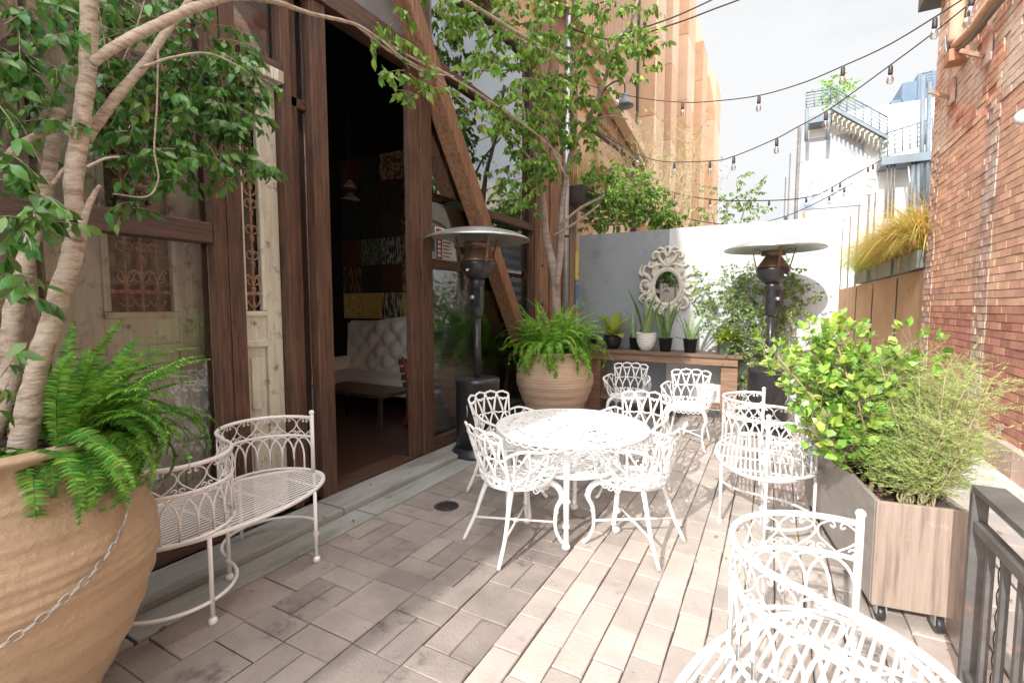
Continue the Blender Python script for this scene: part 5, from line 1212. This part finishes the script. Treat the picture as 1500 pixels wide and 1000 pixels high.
st.build('stems', mat('pale_stem', (.62, .52, .36), (.5, .4, .26), 6, .8), V, world=True); lv.build('leaves', GRASSG, V, world=True)
# small tree beyond the grey wall
random.seed(3); c0 = ony(1065, 300, 12)
tree('light green small tree beyond the grey wall against the white sky', (c0.x, 12, 0), [([(c0.x, 12, 0), (c0.x, 12, 2), c0], [.06, .05, .02]), ([(c0.x, 12, 2.4), ony(1100, 280, 12)], [.02, .008]), ([(c0.x, 12, 2.4), ony(1040, 300, 12)], [.02, .008])], [(ony(1075, 290, 12), .55, 260), (ony(1045, 315, 12), .4, 160), (ony(1100, 285, 12), .35, 110), (ony(1085, 320, 12), .45, 160), (ony(1020, 325, 12), .3, 90)], BARK2, LEAFV, 17, .10, .4, name='small_tree')

# ================================================================ far white building with stair
FB = thing('white_far_building', 'white rendered building at the end of the alley with a faded banner', 'building', (3, 25, 0)); Yf = 24.
def fy(px, py, Y=Yf): return ony(px, py, Y)
xl = fy(1181, 300).x; xr_ = 5.2; zt = fy(1300, 205).z
MB().b2((xl, Yf, 0), (xr_, Yf + 14, fy(1200, 170).z)).build('wall', WHITEB, FB, world=True)
q0 = fy(1175, 205, Yf - .1); q1 = fy(1262, 300, Yf - .1)
MB().b2((q0.x, Yf - .06, q1.z), (q1.x, Yf - .03, q0.z)).build('banner', mat('faded_banner', (.36, .40, .47), (.20, .26, .37), .5, .7, c3=(.42, .45, .5)), FB, world=True)
def text(body, size, loc, rot, m, parent, name='lettering', ext=.004):
    cu = bpy.data.curves.new(name, 'FONT'); cu.body = body; cu.size = size; cu.extrude = ext; cu.align_x = 'CENTER'; o = bpy.data.objects.new(name, cu); COL.objects.link(o)
    dg = bpy.context.evaluated_depsgraph_get(); me = bpy.data.meshes.new_from_object(o.evaluated_get(dg)); bpy.data.objects.remove(o); o = bpy.data.objects.new(name, me); COL.objects.link(o)
    me.materials.clear(); me.materials.append(m); o.parent = parent; o.location = Vector(loc) - parent.location; o.rotation_euler = rot; return o
LW = mat('white_letters', (.92, .92, .92), (.9, .9, .9), 3, .6)
c = fy(1222, 276, Yf - .1); text('PARKS', 1.0, (c.x, Yf - .08, c.z - .35), (PI / 2, 0, 0), LW, FB)
MB().b2((xl + .1, Yf - .05, 0), (xl + .25, Yf - .001, 5)).build('downpipe', GALV, FB, world=True)
# fire stair
FS = thing('fire_stair', 'blue grey steel fire stair and balcony on the white far building', 'stair', fy(1250, 190, Yf - 1.2))
Ys = Yf - .9
def seg(a, b, w_, h_, name, Y0=None, mm=STEELB): return MB().beam(fy(*a, Ys), fy(*b, Ys), w_, h_, up=(0, 1, 0)).build(name, mm, FS, world=True)
dk = MB(); a = fy(1181, 172, Ys); b = fy(1217, 160, Ys); dk.b2((a.x, Ys, a.z - .25), (b.x, Yf - .02, a.z)); dk.build('landing', STEELB, FS, world=True)
c1 = fy(1290, 240, Ys); c2 = fy(1370, 210, Ys); dk = MB(); dk.b2((c1.x, Ys - .2, c1.z - .1), (c2.x + .5, Yf - .02, c1.z + .2)); dk.build('landing', STEELB, FS, world=True)
seg((1217, 158), (1300, 203), .1, .25, 'stringer'); st = MB()
for i in range(13):
    t_ = i / 12; p = fy(1217 + 80 * t_, 163 + 45 * t_, Ys); st.b2((p.x - .08, Ys + .05, p.z - .05), (p.x + .14, Yf - .05, p.z)); st.b2((p.x - .08, Ys + .05, p.z - .22), (p.x - .05, Yf - .05, p.z - .05))
st.build('treads', mat('cream_tread', (.6, .58, .5), (.5, .48, .4), 4, .7), FS, world=True)
rl = MB()
def rails(p, q, hpx, n, nb=5):
    for k in range(nb + 1):
        o = -hpx * k / nb; rl.tube([fy(p[0], p[1] + o, Ys), fy(q[0], q[1] + o, Ys)], .018 if k < nb else .03, 4)
    for i in range(n + 1):
        t_ = i / n; x = p[0] + (q[0] - p[0]) * t_; y = p[1] + (q[1] - p[1]) * t_; rl.tube([fy(x, y, Ys), fy(x, y - hpx, Ys)], .02, 4)
rails((1181, 158), (1217, 152), 22, 3); rails((1217, 152), (1300, 198), 26, 7); rails((1289, 232), (1366, 208), 34, 7); rails((1350, 130), (1366, 126), 22, 2)
rl.build('railing', STEELB, FS, world=True)
for l in (((1182, 160), (1181, 207)), ((1214, 168), (1212, 204)), ((1352, 112), (1349, 300)), ((1362, 120), (1356, 330)), ((1338, 238), (1332, 320)), ((1345, 238), (1345, 330))): MB().tube([fy(*l[0], Ys), fy(*l[1], Ys)], .075, 6).build('post', STEELB, FS, world=True)
for l in (((1300, 240), (1297, 320)), ((1306, 240), (1303, 320)), ((1311, 240), (1308, 320)), ((1328, 222), (1340, 330))): tag(MB().tube([fy(*l[0], Ys), fy(*l[1], Ys)], .035, 6).build('vent_pipe', GALV if l[0][0] > 1320 else RAILM), {1300: 'leftmost thin pipe dropping below the steel stair landing', 1306: 'middle thin pipe dropping below the steel stair landing', 1311: 'rightmost thin pipe dropping below the steel stair landing', 1328: 'slanting pale pipe right of the thin pipes below the stair'}[l[0][0]], 'pipe', 'pipes on the far building')
# blue grey building behind
DB = thing('blue_grey_far_building', 'hazy blue grey stepped building behind the fire stair', 'building', (8, 40, 0)); m = MB()
for (x0, x1, y_) in ((1290, 1305, 158), (1305, 1322, 148), (1322, 1345, 122), (1345, 1420, 108)): a = ony(x0, y_, 42); b = ony(x1, y_, 42); m.b2((a.x, 42, 0), (b.x - .01, 50, a.z))
m.build('wall', BLUEB, DB, world=True)
# roof tree
tree('small round green tree on the roof behind the fire stair railing', fy(1225, 155, Yf + 1.5), [([fy(1225, 165, Yf + 1.5), fy(1225, 130, Yf + 1.5)], [.05, .03])], [(fy(1225, 128, Yf + 1.5), .55, 260), (fy(1218, 138, Yf + 1.5), .45, 160), (fy(1232, 140, Yf + 1.5), .42, 160)], BARK2, LEAFM, 31, .16, .3, name='roof_tree')
# far thin poles
for i, (x, y0, y1, Y, r, lab) in enumerate(((1165, 188, 335, 20, .06, 'tall grey pole at the left edge of the white far building'), (1148, 260, 335, 20, .02, 'thin dark pole left of the tall grey pole'), (1153, 225, 340, 20, .02, 'thin dark pole just left of the tall grey pole'),
        (1270, 285, 350, 22, .04, 'short grey rod nearest the pair below the banner'), (1279, 282, 350, 22, .03, 'short grey rod right of the banner'), (1255, 300, 370, 22, .03, 'grey rod under the banner corner'), (1243, 315, 380, 22, .025, 'grey rod above the grass boxes'), (1232, 320, 385, 22, .02, 'thin rod left of the grass boxes'), (1190, 372, 430, 14, .03, 'grey pole of the distant gate beside the shrub'))):
    p = ony(x, y1, Y); q = ony(x, y0, Y); tag(MB().tube([(p.x, Y, 0), (p.x, Y, q.z)], r, 8).build('pole', RAILM), lab, 'pole', 'poles in the distance')
# opposite cream building seen in the window reflections
OB = thing('cream_building', 'cream rendered building behind the brown wall to the right', 'building', (6.5, 16, 0))
MB().b2((5.4, 8.9, 0), (12, 21, 7.2)).build('wall', CREAMB, OB, world=True); 
# ================================================================ string lights
def catenary(a, b, sag, n=40): a = Vector(a); b = Vector(b); return [a.lerp(b, i / n) - Vector((0, 0, sag * 4 * (i / n) * (1 - i / n))) for i in range(n + 1)]
def string(label, pts, bulbs, thick=.009, bs=1.0, name='string_lights', glass=True):
    S_ = thing(name, label, 'string lights', pts[0], 0, 'cables of festoon bulbs across the alley'); MB().tube(pts, thick, 6).build('cable', CABLE, S_, world=True)
    for q in bulbs:
        k = min(range(len(pts)), key=lambda i: abs(i / (len(pts) - 1) - q)); p = pts[k]; m = MB(); m.lathe([(.0, .0), (.016 * bs, -.01 * bs), (.022 * bs, -.03 * bs), (.024 * bs, -.10 * bs), (.019 * bs, -.115 * bs), (.0, -.116 * bs)], 12, p); s_ = m.build('socket', DARKM, S_, world=True)
        g = MB(); g.lathe([(.016 * bs, -.116 * bs), (.022 * bs, -.13 * bs), (.036 * bs, -.165 * bs), (.036 * bs, -.185 * bs), (.024 * bs, -.215 * bs), (.0001, -.225 * bs)], 14, p); gl = g.build('bulb', BULBG, S_, world=True); gl.parent = s_
def strand(px, Ys_, n=14): # through given picture points lying on a plane sweep between two Y values
    P_ = [ony(x, y, Ys_[0] + (Ys_[1] - Ys_[0]) * i / (len(px) - 1)) for i, (x, y) in enumerate(px)]; return smooth_path(P_, n)
def near(pts, xs):
    out = []
    for x in xs:
        def px(p): v = p - CC; return 750 + FPX * v.dot(_r) / v.dot(_f)
        k = min(range(len(pts)), key=lambda i: abs(px(pts[i]) - x)); out.append(k / (len(pts) - 1))
    return out
s1 = strand([(1440, -20), (1370, 25), (1300, 67), (1235, 97), (1175, 122), (1112, 140), (1050, 148), (1000, 150), (940, 144), (880, 130), (840, 118)], (5.6, 8.4)); string('upper festoon cable of clear bulbs crossing the sky from the brick wall', s1, near(s1, (1422, 1372, 1235, 1110, 1001, 905)), .0065, .9)
s2 = strand([(1460, -20), (1418, 8), (1368, 48), (1305, 95), (1215, 160), (1165, 188), (1135, 204), (1075, 229), (1040, 236), (960, 235), (905, 210), (880, 195)], (5.6, 8.8)); string('lower festoon cable of bulbs sagging below the upper one', s2, near(s2, (1418, 1305, 1212, 1138, 1075, 1040, 985, 935)), .0065, .9)
s3 = strand([(1290, 235), (1240, 262), (1200, 284), (1160, 292), (1100, 294), (1040, 292), (980, 280), (930, 250), (890, 200)], (14, 10)); string('distant thin cable of tiny bulbs over the grey wall', s3, near(s3, (1280, 1272, 1230, 1220, 1180, 1125, 1085, 1040, 990)), .012, 1.0)
s4 = strand([(1250, 268), (1190, 300), (1140, 320), (1080, 330), (1000, 318), (950, 290), (905, 240)], (13, 9.5)); string('lowest distant cable of tiny bulbs just over the grey wall', s4, near(s4, (1235, 1215, 1150, 1095, 1060)), .01, .9)
for l, lab in ((((1110, -10), (1050, 12), (985, 36), (900, 58), (830, 40)), 'upper black overhead cable in front of the tan tower'), (((1060, -8), (985, 26), (900, 54)), 'second black overhead cable just above the other')):
    pts = strand(list(l), (9, 7)); tag(MB().tube(pts, .012, 5).build('overhead_cable', CABLE), lab, 'cable')
pts = strand([(905, -5), (830, 22), (760, 36), (700, 40)], (6.5, 5)); tag(MB().tube(pts, .01, 5).build('overhead_cable', CABLE), 'black cable running through the airy tree crown', 'cable')
NEST = {'knob': 'control_housing', 'sticker': 'burner_bowl', 'door_handle': 'tank_cover', 'buttons': 'backrest', 'soil': 'pot', 'flutes': 'pot', 'ribs': 'pot', 'scroll_carving': 'oval_frame', 'moulding': 'frame', 'iron_grille': 'backing',
        'bulb': None, 'red_band': 'sheet', 'print_lines': 'sheet', 'print_blocks': 'red_band', 'figure': 'sheet', 'emitter_cone': 'burner_bowl', 'strut': 'reflector_dome', 'bark_chips': 'soil', 'scalloped_edge': 'tabletop', 'apron': 'seat', 'grating': 'rim', 'seat_slats': 'seat_rim', 'scroll_band': 'back_rail', 'arch_bars': 'back_rail', 'treads': 'stringer'}
base_ = lambda o: o.name.split('.')[0]
fam = {}
for o in bpy.data.objects:
    if o.parent and o.parent.parent is None: fam.setdefault(o.parent.name, []).append(o)
for k_, ch_ in fam.items():
    for o in ch_:
        t_ = NEST.get(base_(o))
        if t_ is None: continue
        c_ = [q for q in ch_ if base_(q) == t_]
        if base_(o) == 'print_blocks': c_ = [q for q in ch_ if base_(q) == 'sheet']
        if c_ and (c_[0].parent is o.parent or c_[0].parent is None): o.parent = c_[0]
